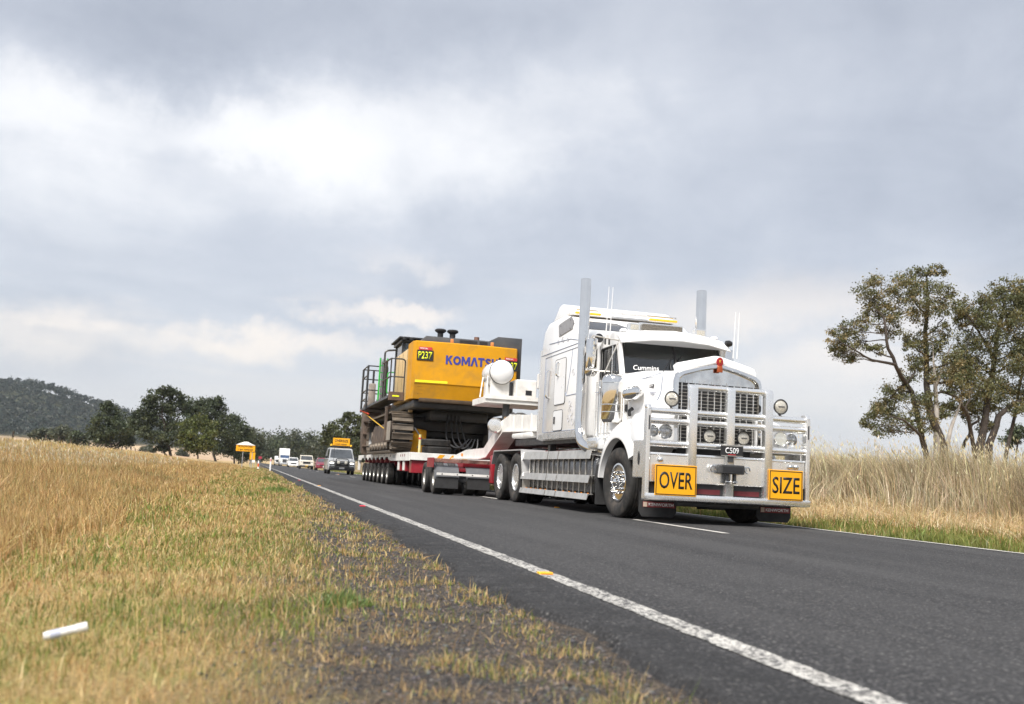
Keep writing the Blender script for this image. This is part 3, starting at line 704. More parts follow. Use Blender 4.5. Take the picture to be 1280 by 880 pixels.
# tall pair of gums beyond the tall grass, right of the truck
gum('gum_tree', 47, (1178, 600), [
    ([(1182, 640), (1178, 556), (1164, 520), (1158, 480, .5), (1157, 430, .8), (1160, 380, .4), (1158, 345)], .55, .10),
    ([(1168, 530), (1140, 490), (1120, 458, -1), (1108, 425, -1.2), (1104, 395, -1)], .30, .09),
    ([(1120, 456, -1), (1090, 450, -1.8), (1065, 436, -2.2), (1048, 425, -2)], .16, .04),
    ([(1158, 420, .5), (1172, 408, 1), (1180, 396, 1.2)], .12, .04),
    ([(1168, 556), (1150, 544, -1), (1130, 525, -1.5), (1112, 520, -1.5)], .22, .06),
    ([(1160, 400, .5), (1140, 372, 0), (1128, 355, -.5)], .12, .03)], [
    (1042, 423, 9, 9), (1055, 432, 9, 8), (1060, 412, 8, 7), (1072, 426, 10, 9), (1088, 440, 9, 7), (1075, 405, 9, 7), (1078, 366, 10, 9), (1090, 356, 8, 8),
    (1098, 378, 12, 11), (1102, 396, 12, 9), (1118, 364, 12, 11), (1128, 350, 10, 8), (1122, 385, 12, 12), (1112, 412, 10, 9), (1140, 378, 12, 11), (1146, 356, 10, 9),
    (1157, 338, 8, 7), (1172, 340, 6, 6), (1162, 364, 11, 10), (1180, 370, 9, 9), (1152, 396, 11, 9), (1172, 388, 10, 9), (1150, 420, 13, 10), (1160, 445, 13, 11),
    (1136, 428, 9, 7), (1175, 430, 9, 8), (1182, 452, 10, 10), (1140, 455, 8, 7), (1168, 470, 12, 10), (1186, 475, 11, 11), (1128, 488, 12, 9), (1112, 492, 9, 7),
    (1140, 505, 14, 10), (1118, 515, 14, 10), (1100, 520, 11, 9), (1126, 534, 13, 8), (1102, 536, 10, 6), (1150, 528, 11, 8), (1160, 500, 9, 8), (1094, 528, 8, 7), (1050, 440, 8, 6), (1066, 446, 8, 6), (1086, 385, 9, 8), (1178, 412, 9, 8), (1192, 490, 10, 9), (1180, 515, 9, 8), (1134, 470, 9, 7), (1110, 505, 10, 8)],
    'tall leaning gum tree with bleached dead limbs beyond the tall grass', per=33, leaf=.115, sub=7, fat=1.27,
    dead=[([(1172, 600), (1171, 540), (1170, 490), (1167, 455), (1166, 432)], .20, .03), ([(1170, 480), (1180, 458), (1186, 438), (1190, 430)], .11, .025), ([(1180, 610), (1186, 540), (1198, 512), (1203, 496)], .14, .03)])
gum('gum_tree', 50, (1232, 600), [
    ([(1228, 640), (1224, 560), (1232, 520), (1240, 470, 1), (1246, 420, 1), (1256, 375, 0), (1262, 358)], .55, .09),
    ([(1234, 640), (1236, 556), (1248, 520), (1268, 504), (1292, 494), (1320, 470)], .50, .10),
    ([(1226, 545), (1210, 520, -1), (1198, 498, -2), (1176, 488, -2)], .30, .08),
    ([(1244, 450, 1), (1222, 412, 0), (1208, 392, -1)], .20, .05), ([(1250, 525), (1275, 480, 1), (1290, 430, 1)], .26, .06),
    ([(1204, 560), (1213, 535), (1224, 522)], .18, .12)], [
    (1258, 358, 10, 8), (1274, 360, 11, 9), (1290, 364, 10, 9), (1250, 374, 10, 9), (1228, 378, 10, 8), (1212, 384, 10, 8), (1198, 386, 8, 7), (1240, 392, 13, 10), (1222, 402, 12, 9), (1204, 402, 8, 6), (1264, 385, 13, 12), (1282, 392, 13, 12),
    (1208, 425, 12, 10), (1226, 430, 13, 11), (1248, 418, 14, 12), (1270, 420, 15, 13), (1288, 430, 12, 12), (1200, 446, 12, 10), (1220, 456, 14, 12), (1240, 452, 14, 12), (1262, 452, 15, 13), (1284, 462, 13, 12), (1302, 450, 14, 14), (1300, 400, 14, 14),
    (1200, 476, 13, 11), (1222, 486, 14, 11), (1244, 484, 14, 11), (1262, 482, 13, 10), (1206, 502, 11, 9), (1230, 508, 11, 8), (1252, 506, 10, 7), (1280, 490, 10, 8), (1190, 508, 8, 7), (1310, 480, 12, 10), (1236, 532, 9, 6), (1272, 372, 13, 11), (1290, 378, 12, 11), (1256, 400, 12, 11), (1276, 440, 13, 12), (1210, 465, 12, 10), (1196, 462, 10, 9), (1214, 515, 10, 8), (1268, 512, 10, 7), (1284, 505, 10, 8)],
    'broad forked gum tree with dense crown and dark trunk beyond the tall grass', per=40, leaf=.12, sub=6, fat=1.28, cols=[(.13, .135, .056), (.165, .155, .066), (.115, .125, .053), (.20, .16, .07), (.09, .10, .048)])
gum('gum_tree', 110, (1272, 560), [([(1272, 590), (1272, 555), (1274, 540)], .3, .1)], [(1262, 545, 8, 7), (1276, 540, 9, 8), (1292, 546, 10, 8), (1270, 552, 10, 6)], 'low dark bush of a tree half hidden behind the broad forked gum', per=15.8, leaf=.3, cols=GUM_D)
# tree belt on the left
LB = 'belt of trees left of the road'
gum('gum_tree', 210, (140, 572), [([(140, 580), (139, 555), (136, 535), (133, 512)], .5, .12), ([(139, 555), (155, 540)], .3, .1), ([(139, 556), (126, 542)], .3, .1)],
    [(132, 508, 8, 7), (140, 514, 8, 6), (128, 526, 10, 8), (146, 526, 12, 9), (120, 540, 9, 9), (136, 540, 13, 10), (154, 538, 13, 10), (166, 536, 8, 8), (124, 552, 10, 7), (144, 552, 14, 7), (162, 550, 8, 7)], 'dense round gum tree with one tuft above its crown, on the bank', per=15.8, leaf=.42, cols=GUM_D, depth=1, group=LB)
gum('gum_tree', 200, (212, 576), [([(215, 582), (213, 568), (206, 540), (203, 510), (205, 490)], .7, .12), ([(212, 566), (198, 552), (190, 545)], .4, .15), ([(208, 545), (224, 520), (232, 510)], .35, .1)],
    [(206, 487, 9, 7), (195, 495, 9, 7), (216, 494, 9, 7), (187, 503, 8, 6), (200, 508, 12, 9), (218, 510, 12, 10), (232, 502, 9, 7), (180, 516, 10, 8), (238, 514, 9, 8), (190, 525, 12, 9), (208, 528, 12, 9), (226, 530, 12, 10), (174, 532, 10, 8), (184, 542, 10, 7), (240, 534, 10, 9), (200, 548, 12, 7), (220, 550, 12, 8), (170, 522, 7, 6), (202, 560, 8, 5)], 'tallest gum tree of the belt with pale forking limbs', per=14.9, leaf=.42, cols=GUM_D, depth=1, group=LB)
gum('gum_tree', 190, (248, 580), [([(248, 584), (247, 565), (248, 545)], .35, .1)],
    [(248, 527, 12, 6), (236, 534, 10, 7), (260, 534, 11, 7), (232, 546, 9, 8), (247, 545, 13, 9), (264, 546, 9, 8), (240, 558, 11, 7), (256, 558, 11, 7)], 'yellow green round tree in front of the dark belt', per=16.6, leaf=.40, cols=GUM_Y+[(.09, .11, .03)], depth=1, group=LB)
gum('gum_tree', 225, (270, 582), [([(270, 584), (268, 560), (262, 530), (258, 510)], .55, .12), ([(266, 545), (276, 520)], .3, .1)],
    [(252, 506, 10, 7), (264, 505, 9, 7), (273, 504, 7, 6), (246, 514, 9, 7), (262, 518, 13, 9), (276, 516, 8, 7), (280, 530, 11, 9), (268, 538, 13, 10), (284, 545, 11, 9), (272, 558, 13, 9), (288, 560, 9, 8), (255, 530, 9, 8)], 'tall dark gum tree standing behind the yellow green tree', per=15.8, leaf=.45, cols=GUM_D, depth=1, group=LB)
gum('gum_tree', 240, (292, 584), [([(292, 586), (292, 565), (294, 545)], .45, .12)],
    [(292, 526, 10, 7), (300, 534, 10, 7), (288, 540, 10, 8), (303, 545, 10, 8), (294, 556, 12, 8), (308, 556, 9, 8), (300, 568, 12, 7), (312, 568, 8, 6)], 'dark gum tree at the roadside end of the belt', per=15.8, leaf=.48, cols=GUM_D, depth=1, group=LB)
gum('gum_tree', 290, (314, 586), [([(314, 587), (314, 568), (315, 552)], .4, .1)],
    [(312, 542, 8, 6), (320, 547, 8, 6), (310, 552, 9, 6), (322, 558, 8, 7), (314, 564, 10, 7), (324, 570, 6, 5)], 'grey green gum tree behind the yellow roadwork signs', per=15.8, leaf=.55, cols=GUM_G, depth=1, group=LB)
for q, (cx0, top, wd, Y, cl_) in enumerate([(52, 536, 13, 330, GUM_G), (78, 533, 14, 320, GUM_G), (97, 540, 12, 300, GUM_D), (184, 556, 9, 420, GUM_G), (228, 562, 7, 430, GUM_G)]):
    hb = [558, 558, 562, 570, 572][q]
    gum('gum_tree', Y, (cx0, hb), [([(cx0, hb+4), (cx0+.5, hb-6), (cx0, top+6)], .35, .1)], [(cx0-wd*.5, top+9, wd*.5, 6), (cx0+wd*.45, top+8, wd*.5, 6), (cx0, top+5, wd*.55, 5), (cx0-wd*.2, top+14, wd*.6, 5), (cx0+wd*.6, top+15, wd*.4, 4)],
        ['small grey green paddock tree below the wooded hill, outermost of three', 'small grey green paddock tree below the wooded hill, middle of three', 'small dark paddock tree below the wooded hill, innermost of three', 'tiny pale tree in the paddock under the tall gum', 'tiny pale tree in the paddock beside the yellow green tree'][q], per=15.8, leaf=.6, cols=cl_, depth=1, group='paddock trees behind the bank')
# trees on the truck side of the road, behind the convoy
gum('gum_tree', 165, (436, 590), [([(437, 594), (436, 570), (432, 545), (438, 522)], .45, .1), ([(435, 560), (420, 545), (410, 540)], .25, .08)],
    [(438, 519, 6, 5), (446, 526, 8, 6), (430, 530, 8, 6), (416, 534, 8, 5), (406, 542, 8, 5), (420, 544, 9, 6), (438, 540, 10, 7), (452, 540, 9, 8), (412, 552, 9, 5), (430, 556, 10, 6), (448, 556, 10, 8), (456, 568, 9, 8)], 'open crowned gum tree behind the escort van and trailer', per=13.1, leaf=.40, cols=[(.08, .09, .04), (.10, .11, .045), (.065, .075, .035)], depth=1)
gum('gum_tree', 150, (585, 590), [([(585, 600), (584, 570), (580, 540)], .4, .1)],
    [(572, 530, 10, 8), (588, 524, 11, 8), (602, 530, 10, 9), (578, 546, 12, 9), (596, 548, 12, 9), (585, 562, 13, 8), (606, 560, 9, 9), (566, 556, 9, 9)], 'leafy tree glimpsed under the yellow excavator', per=14.0, leaf=.38, cols=[(.12, .13, .05), (.15, .15, .06), (.09, .10, .04)], depth=1)
# distant wood closing the road, and the trees on the hills
def far_wood(name, x, y, h, cols, label, per=.7):
    z = gz(x, y)+hill_z(x, y)
    o = leaves(name, [((a, c_, d+hh*.55), (hh*.36, hh*.36, hh*.38)) for a, c_, d, hh in zip(x, y, z, h)], per, 2.1, cols, None, .2, 20, .36)
    o['kind'] = 'stuff'; return tag(o, label, 'wood')
n = 5600; x = RNG.uniform(-900, -60, n); y = RNG.uniform(1020, 1540, n); hz = hill_z(x, y); ok = hz > 6; x, y = x[ok], y[ok]
far_wood('hillside_wood', x, y, RNG.uniform(8, 14, len(x)), [(.042, .060, .050), (.055, .070, .056), (.035, .050, .044), (.07, .076, .06)], 'dense dark bush covering the hill beyond the paddock')
n = 800; x = RNG.uniform(-330, 520, n); y = RNG.uniform(1950, 2150, n)
far_wood('ridge_wood', x, y, RNG.uniform(9, 16, n), [(.055, .066, .04), (.07, .08, .048)], 'low blue green wooded ridge closing the view down the road')
n = 150; x = np.concatenate([RNG.uniform(-14, 100, n), RNG.uniform(30, 260, 120)]); y = np.concatenate([RNG.uniform(430, 560, n), RNG.uniform(380, 620, 120)])
o = [leaves('roadside_wood', [((a, c_, float(gz(a, c_))+hh*.62), (hh*.36, hh*.36, hh*.36)) for a, c_, hh in zip(x, y, RNG.uniform(8, 15.5, len(x)))], 3.2, .95, GUM_D+GUM_G, None)][0]
o['kind'] = 'stuff'; tag(o, 'grey green trees massed at the far end of the road', 'wood')
# ------------------------------------------------------------------ wheels
def tyre_prof(Rr, r, w, n=8):
    """closed profile of a tyre: (radius, lateral)"""
    h = w/2; s = Rr-r
    half = [(r, h*.62), (r+.12*s, h*.80), (r+.40*s, h*.99), (r+.66*s, h), (Rr-.10*s, h*.93), (Rr-.03*s, h*.84), (Rr, h*.70)]
    tread = []
    for k in range(5):
        c = h*.70-(k+.5)*(h*1.4/5)
        tread += [(Rr, c+h*.115), (Rr-.035*s-.004, c+h*.10), (Rr-.035*s-.004, c+h*.075), (Rr, c+h*.06)] if k < 4 else []
    g = []
    for c in (h*.42, h*.14, -h*.14, -h*.42): g += [(Rr, c+h*.05), (Rr-.014, c+h*.04), (Rr-.014, c-h*.04), (Rr, c-h*.05)]
    return half+g+[(a, -q) for a, q in reversed(half)]
def make_wheel(parent, Rr, w, rim_r, loc, rot=(0, 0, 0), kind='steel', name='wheel'):
    """wheel whose outer face looks to -x; children tyre, rim, hub, lug_nuts"""
    e = empty(name, parent, loc, rot); h = w/2
    mk('tyre', tyre_m, e, lathe, tyre_prof(Rr, rim_r, w), (0, 0, 0), 'x', 44, True, smooth=50)
    if kind == 'front':            # convex polished disc with long nut caps
        def rim(bm): lathe(bm, [(rim_r+.004, -h*.66), (rim_r+.006, -h*.78), (rim_r-.02, -h*.80), (rim_r-.035, -h*.5), (rim_r*.80, -h*.42), (rim_r*.62, -h*.62), (rim_r*.34, -h*.66), (rim_r*.33, 0), (rim_r+.004, 0)], (0, 0, 0), 'x', 40)
        mk('rim', chrome, e, rim)
        def hub(bm): lathe(bm, [(rim_r*.35, -h*.6), (rim_r*.33, -h*.86), (rim_r*.24, -h*.95), (rim_r*.22, -h*1.12), (rim_r*.14, -h*1.22), (.004, -h*1.25)], (0, 0, 0), 'x', 28)
        mk('hub', chrome, e, hub)
        def nuts(bm):
            for k in range(10):
                a = 2*math.pi*k/10; c = (0, math.cos(a)*rim_r*.55, math.sin(a)*rim_r*.55)
                lathe(bm, [(.028, -h*.55), (.028, -h*.72), (.019, -h*.76), (.019, -h*1.02), (.012, -h*1.12), (.003, -h*1.14)], c, 'x', 10)
        mk('lug_nuts', chrome, e, nuts)
    else:                          # deep dished dual wheel
        rm = alloy if kind == 'steel' else alloy_dull
        def rim(bm): lathe(bm, [(rim_r+.004, -h*.64), (rim_r+.006, -h*.78), (rim_r-.018, -h*.80), (rim_r-.03, -h*.4), (rim_r-.05, h*.05), (rim_r*.62, h*.22), (rim_r*.30, h*.16), (rim_r*.29, h*.6), (rim_r+.004, h*.6)], (0, 0, 0), 'x', 40)
        mk('rim', rm, e, rim)
        def hub(bm):
            lathe(bm, [(rim_r*.31, h*.2), (rim_r*.30, -h*.20), (rim_r*.22, -h*.32), (rim_r*.20, -h*.48), (.004, -h*.50)], (0, 0, 0), 'x', 22)
        mk('hub', steel_dark if kind == 'steel' else red, e, hub)
        def nuts(bm):
            for k in range(10):
                a = 2*math.pi*k/10; c = (0, math.cos(a)*rim_r*.47, math.sin(a)*rim_r*.47)
                lathe(bm, [(.022, h*.2), (.022, h*.06), (.012, h*.03), (.003, h*.02)], c, 'x', 6)
        mk('lug_nuts', steel_dark, e, nuts)
    return e

# ------------------------------------------------------------------ prime mover
T = thing('semi_truck', 'white bonneted heavy haulage truck with chrome stacks and alloy bull bar reading OVER SIZE', 'truck', (6.57, 13.2, 0))
# bull bar ------------------------------------------------
BB = empty('bull_bar', T)
for s in (-1, 1):
    def outer(bm, s=s):
        bx(bm, (s*1.275-.055 if s > 0 else -1.285, .0, .325), (1.285 if s > 0 else s*1.275+.055, .13, 1.60), .012)
        prism(bm, [(.0, 1.598), (.13, 1.598), (.17, 1.66), (.05, 1.66)], 'x', (1.215 if s > 0 else -1.275), (1.275 if s > 0 else -1.215), .006)
    mk('post', alloy, BB, outer)
    def slot(bm, s=s): bx(bm, (s*1.25-.012, -.004, 1.30), (s*1.25+.012, .01, 1.50), .003)
    mk('slot', steel_dark, BB, slot)
    xa, xb = sorted((s*1.22, s*.63))
    for z in (1.575, 1.435, 1.115): pipe('rail', alloy, BB, [(xa, .07, z), (xb, .07, z)], .047, 14)
    def wing(bm, s=s): bx(bm, (s*1.225-.025, .131, .62), (s*1.225+.025, .60, 1.16), .012)
    mk('side_bracket', alloy, BB, wing)
    def oval(bm, s=s): lathe(bm, [(.05, 0), (.05, .004)], (0, 0, 0), 'x', 20); [setattr(v, 'co', Vector((s*1.252+v.co.x*s, .36+v.co.y*.7, .90+v.co.z*2))) for v in bm.verts]
    mk('oval_slot', black, BB, oval)
for x, z1 in ((-.585, 1.985), (0, 1.985), (.605, 1.985)):
    def ip(bm, x=x, z1=z1):
        prism(bm, [(-.012, .33), (.09, .33), (.09, z1-.06), (.12, z1), (.03, z1), (-.012, z1-.05)], 'x', x-.062, x+.062, .006)
    mk('post', alloy, BB, ip)
for x0, x1 in ((-.525, -.06), (.06, .545)):
    for z in (1.945, 1.575, 1.435, 1.115): pipe('rail', alloy, BB, [(x0, .06, z), (x1, .06, z)], .047, 14)
box('bumper_plate', alloy, BB, (-1.215, .03, .575), (1.215, .07, .955), .01)
def lip(bm): prism(bm, [(.025, .953), (.075, .953), (.14, .99), (.03, .985)], 'x', -1.213, 1.213, .004)
mk('bumper_lip', alloy, BB, lip)
def tray(bm): prism(bm, [(-.03, .325), (.14, .31), (.14, .40), (-.03, .415)], 'x', -1.284, 1.284, .01)
mk('bottom_channel', alloy, BB, tray)
box('slot_back', black, BB, (-1.2, .075, .415), (1.2, .10, .573), .0)
for s in (-1, 1): box('slot_frame', mat('shaded_red_frame_paint', (.09, .008, .012), .6, 0, .2), BB, (s*.31-.2, .071, .43), (s*.31+.2, .0745, .50), .0)
def sign(parent, x0, x1, z0, z1, word, y=-.045):
    e = box('oversize_sign', sign_y, parent, (x0, y, z0), (x1, y+.014, z1), .004)
    bwid = .012; g = .012
    for lo, hi in (((x0+g, z0+g), (x1-g, z0+g+bwid)), ((x0+g, z1-g-bwid), (x1-g, z1-g)), ((x0+g, z0+g+bwid), (x0+g+bwid, z1-g-bwid)), ((x1-g-bwid, z0+g+bwid), (x1-g, z1-g-bwid))):
        box('border', sign_k, e, (lo[0], y-.002, lo[1]), (hi[0], y-.0005, hi[1]), 0)
    text('lettering', word, sign_k, e, .3, ((x0+x1)/2, y-.0005, (z0+z1)/2), FRONT, width=(x1-x0)*(.80 if len(word) == 4 else .7), height=(z1-z0)*.55, bold=.012)
    return e
sign(BB, -1.155, -.525, .388, .82, 'OVER'); o_ = sign(BB, .60, 1.145, .40, .835, 'SIZE')
pl = box('number_plate', black, BB, (-.175, -.062, .985), (.175, -.048, 1.145), .004)
text('lettering', 'C509', white_ink, pl, .1, (0, -.063, 1.068), FRONT, width=.21, height=.085, bold=.012)
for lo, hi in (((-.17, .990), (.17, .998)), ((-.17, 1.132), (.17, 1.140))): box('plate_edge', alloy_dull, pl, (lo[0], -.065, lo[1]), (hi[0], -.0625, hi[1]), 0)
box('plate_text_line', red_ink, pl, (-.06, -.0645, 1.006), (.06, -.0625, 1.016), 0)
box('plate_bracket', steel_dark, BB, (-.04, -.04, .90), (.04, -.014, .99), .004)
hb = box('tow_block', satin_black, BB, (-.19, -.10, .735), (.19, .028, .865), .014)
box('tow_slot', black, hb, (-.15, -.104, .765), (.15, -.1005, .835), .0)
pipe('tow_pin', chrome, hb, [(.0, -.06, .60), (.0, -.06, .73)], .018)
box('pin_bracket', satin_black, hb, (-.075, -.07, .60), (-.045, .028, .733), .004); box('pin_bracket', satin_black, hb, (.045, -.07, .60), (.075, .028, .733), .004)
pipe('pin_handle', chrome, hb, [(-.09, -.06, .625), (.09, -.06, .625)], .013)
for sx in (-.27, .27):
    def shack(bm, sx=sx): tube(bm, [(sx+.04*math.cos(a), -.02+.0*a, .80+.045*math.sin(a)) for a in [k*math.pi/5-.3 for k in range(9)]], .012, 8)
    mk('shackle', chrome, BB, shack)
for sx in (-1.06, .97, 1.06):
    def sh2(bm, sx=sx): lathe(bm, [(.034, .02), (.034, -.012), (.02, -.026), (.004, -.03)], (sx, 0, .885), 'y', 14)
    mk('recovery_eye', chrome, BB, sh2)
def flap(x0, x1, y):
    e = mk('mudflap', rubber, T, prism, [(x0, .42), (x1, .42), (x1, .14), (x1-.05, .07), (x0+.05, .07), (x0, .14)], 'y', y, y+.012)
    bnd = box('name_band', maroon_band, e, (x0+.06, y-.006, .205), (x1-.02, y-.0005, .285), .002)
    box('band_badge', mat('badge_beige', (.5, .4, .32), .5), bnd, (x0+.065, y-.009, .212), (x0+.125, y-.0065, .278), .0)
    text('lettering', 'KENWORTH', white_ink, bnd, .05, ((x0+x1)/2+.05, y-.0062, .245), FRONT, width=(x1-x0)*.66, height=.046, bold=.02)
flap(-1.20, -.62, .42); flap(.66, 1.22, .42)
box('skid_plate', satin_black, T, (-.66, .30, .24), (.64, .75, .32), .02)
# lamps ---------------------------------------------------
def round_lamp(name, parent, c, r, face, body=chrome, d=.10):
    e = empty(name, parent, c)
    def hs(bm): lathe(bm, [(r*.55, d), (r*.95, d*.35), (r*1.06, 0), (r*1.10, -.012), (r*.98, -.018), (r*.95, 0)], (0, 0, 0), 'y', 26)
    mk('housing', body, e, hs)
    def ln(bm): lathe(bm, [(r*.95, -.004), (r*.7, -.02), (r*.3, -.028), (.004, -.030)], (0, 0, 0), 'y', 26)
    mk('lens', face, e, ln); return e
for s in (-1, 1):
    round_lamp('headlamp', T, (s*.915, .22, 1.295), .10, lamp_glint if s > 0 else mat('clear_headlamp', (.55, .56, .57), .12, .8, .4, 40, bump=.5, bscale=60))
    round_lamp('headlamp', T, (s*1.105, .24, 1.295), .085, MATS['clear_headlamp'])
for x in (-.27, .265):
    e = round_lamp('driving_lamp', T, (x, .12, 1.265), .098, lamp_face, black); box('brand_strip', steel_dark, e, (-.045, -.034, -.008), (.045, -.029, .008), 0)
    pipe('lamp_stalk', steel_dark, e, [(0, .05, -.08), (0, .0, -.14)], .014)
for x in (-.865, .865):
    e = round_lamp('driving_lamp', T, (x, .14, 1.765), .105, lamp_face, satin_black); box('brand_strip', steel_dark, e, (-.05, -.034, -.008), (.05, -.029, .008), 0)
    pipe('lamp_stalk', steel_dark, e, [(0, .06, -.09), (0, -.02, -.15)], .016)
# bonnet, guards ------------------------------------------
def hood(bm):
    secs = []
    for y, w, zc, zp, zb in ((.50, .70, 2.15, 2.30, 1.16), (.62, .735, 2.18, 2.33, 1.16), (1.3, .815, 2.215, 2.345, 1.16), (2.02, .905, 2.265, 2.37, 1.20)):
        half = [(-w, zb), (-w, zc-.09), (-w+.012, zc-.035), (-w+.05, zc), (-w*.6, zc+(zp-zc)*.6), (-w*.25, zp-.01), (0, zp)]
        ring = half+[(-a, c) for a, c in reversed(half[:-1])]
        secs.append([(a, y, c) for a, c in ring])
    loft(bm, secs)
mk('bonnet', white, T, hood, smooth=50)
def deflector(bm):       # bug deflector standing along the front edge of the bonnet
    cols_ = []
    for x, zl, zt in ((-.735, 2.14, 2.315), (-.715, 2.15, 2.345), (-.62, 2.20, 2.365), (-.35, 2.275, 2.425), (-.06, 2.345, 2.488), (0, 2.355, 2.492), (.06, 2.345, 2.488), (.35, 2.275, 2.425), (.62, 2.20, 2.365), (.715, 2.15, 2.345), (.735, 2.12, 2.315)):
        e_ = .10 if abs(x) > .73 else (.03 if abs(x) > .70 else 0)
        x *= .885
        cols_.append([(x, .475+e_, zl), (x, .445+e_, zl+.04), (x, .455+e_, zl+(zt-zl)*.6), (x, .50+e_, zt-.01), (x, .52+e_, zt), (x, .535+e_, zt-.012), (x, .49+e_, zl+(zt-zl)*.55), (x, .50+e_, zl)])
    loft(bm, cols_)
mk('bug_deflector', white, T, deflector, smooth=50)
def shell(bm):
    def prof(o): 
        half = [(-.70-o, 1.14), (-.70-o, 2.08+o*.6), (-.675-o*.8, 2.16+o), (-.60-o*.5, 2.215+o), (-.3, 2.30+o), (0, 2.365+o)]
        return half+[(-a, c) for a, c in reversed(half[:-1])]
    a, c_ = prof(.0), prof(-.065)
    rings = [[bm.verts.new((p[0], yy, p[1])) for p in pr] for pr, yy in ((a, .50), (prof(.012), .46), (prof(-.005), .41), (prof(-.05), .40), (c_, .43), (c_, .50))]
    for r0, r1 in zip(rings[:-1], rings[1:]):
        for i in range(len(r0)-1): bm.faces.new((r0[i], r0[i+1], r1[i+1], r1[i]))
mk('grille_shell', chrome, T, shell, smooth=50)
GR = empty('grille', T)
box('grille_core', black, GR, (-.64, .485, 1.14), (.64, .497, 2.2), 0)
def gplate(bm): prism(bm, [(-.632, 2.05), (.632, 2.05), (.632, 2.11), (.56, 2.16), (.3, 2.235), (0, 2.295), (-.3, 2.235), (-.56, 2.16), (-.632, 2.11)], 'y', .466, .482)
mk('top_plate', mat('mirror_dark_chrome', (.72, .71, .69), .06, 1, .25, 4), GR, gplate)
vb = box('grille_bar', alloy, GR, (-.006, .44, 1.16), (.006, .468, 2.045), 0)
vb.location.x = -.58
for k in range(1, 12): again(vb, GR, (-.58+k*.1055, 0, 0))
hbm = box('grille_slat', alloy_dull, GR, (-.63, .452, 1.185), (.63, .462, 1.1905), 0)
for k in range(1, 17): again(hbm, GR, (0, 0, k*.051))
for x in (-.56, -.45, -.34, -.14, -.02, .10): pipe('grille_pin', chrome, GR, [(x+.05, .455, 2.045), (x+.05, .455, 2.09)], .007, 6)
EM = empty('bonnet_emblem', T, (0, .405, 2.39))
def em1(bm): lathe(bm, [(.058, .012), (.062, 0), (.05, -.014), (.004, -.018)], (0, 0, 0), 'y', 20); [setattr(v, 'co', Vector((v.co.x*.95, v.co.y, v.co.z*1.15))) for v in bm.verts]
mk('emblem_head', mat('emblem_red_enamel', (.30, .015, .018), .25, 0, .1), EM, em1)
def em2(bm): prism(bm, [(-.036, -.03), (.036, -.03), (.044, -.155), (-.044, -.155)], 'y', -.012, .01, .003)
mk('emblem_tail', mat('copper_red_enamel', (.40, .09, .03), .3, .3, .1), EM, em2)
text('emblem_letter', 'K', gold_ink, EM, .05, (0, -.0185, .005), FRONT, width=.035, height=.05, bold=.02)
def fender(bm, s):
    c = (1.48, .55); secs = []
    n = 22
    for k in range(n+1):
        a = R(30+146*k/n); t = k/n
        fl = 1+.10*max(0, (t-.62)/.38)           # rear of the guard runs out longer
        pr = [(1.13, .66), (1.20, .665), (1.205, .70), (1.175, .78), (1.15, .86), (1.08, .925), (.95, .985), (.62, 1.03), (.60, .70), (1.10, .645)]
        secs.append([(s*x, c[0]-math.cos(a)*r*(fl if r > .6 else 1), c[1]+math.sin(a)*r) for x, r in pr])
    loft(bm, secs)
for s in (-1, 1):
    mk('front_guard', white, T, fender, s, smooth=40)
    def nose(bm, s=s):
        secs = []
        for y, zt, zb, xo in ((.42, 1.47, 1.10, 1.14), (.46, 1.52, 1.07, 1.165), (.62, 1.57, 1.06, 1.17), (.95, 1.60, 1.20, 1.16), (1.5, 1.57, 1.3, 1.0)):
            secs.append([(s*.62, y, zb), (s*xo, y, zb), (s*xo, y, zt-.14), (s*(xo-.05), y, zt-.04), (s*(xo-.15), y, zt), (s*.62, y, zt+.10)])
        loft(bm, secs)
    mk('guard_nose', white, T, nose, smooth=50)
    def liner(bm, s=s):
        secs = []
        for k in range(13):
            a = R(15+160*k/12); secs.append([(s*x, 1.48-math.cos(a)*r, .55+math.sin(a)*r) for x, r in ((1.10, .64), (.60, .64), (.60, .66), (1.10, .66))])
        loft(bm, secs)
    mk('wheel_arch_liner', black, T, liner)
    box('rear_mudflap', rubber, T, (s*.9-.28, 2.40, .16), (s*.9+.28, 2.42, .80), .004)
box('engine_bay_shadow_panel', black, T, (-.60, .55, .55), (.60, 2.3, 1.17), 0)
box('front_axle_beam', steel_dark, T, (-.95, 1.40, .36), (.95, 1.56, .50), .02)
make_wheel(T, .535, .32, .29, (-1.02, 1.48, .535), (0, 0, R(4)), 'front')
make_wheel(T, .535, .32, .29, (1.02, 1.48, .535), (0, 0, R(184)), 'front')
# name plates on the bonnet side
def curve_on_left(name, pts, x, m, r=.004, parent=T): return pipe(name, m, parent, [(x(p) if callable(x) else x, p[0], p[1]) for p in pts], r, 5)
def hoodx(p): return -(.735+(p[0]-.56)*.096)-.006
bp = box('bonnet_badge', steel_dark, T, (-.80, 1.02, 2.00), (-.785, 1.30, 2.05), .003)
text('lettering', 'KENWORTH', white_ink, bp, .03, (-.8005, 1.16, 2.025), LEFT, width=.24, height=.028, bold=.02)
tx = text('lettering', 'T909', scroll_m, T, .05, (-.797, 1.08, 1.91), LEFT, width=.16, height=.05, bold=.01); tx.name = 'model_lettering'
curve_on_left('pinstripe', bend([(2.0, 2.19), (1.75, 2.15), (1.68, 2.10), (1.60, 2.15), (.80, 2.20), (.76, 2.14), (.80, 1.9), (.9, 1.80)], .06), hoodx, stripe_m, .005)
curve_on_left('pinstripe', [(2.0, 1.93), (1.6, 1.90), (1.2, 1.93), (.95, 1.92)], hoodx, scroll_m, .0035)
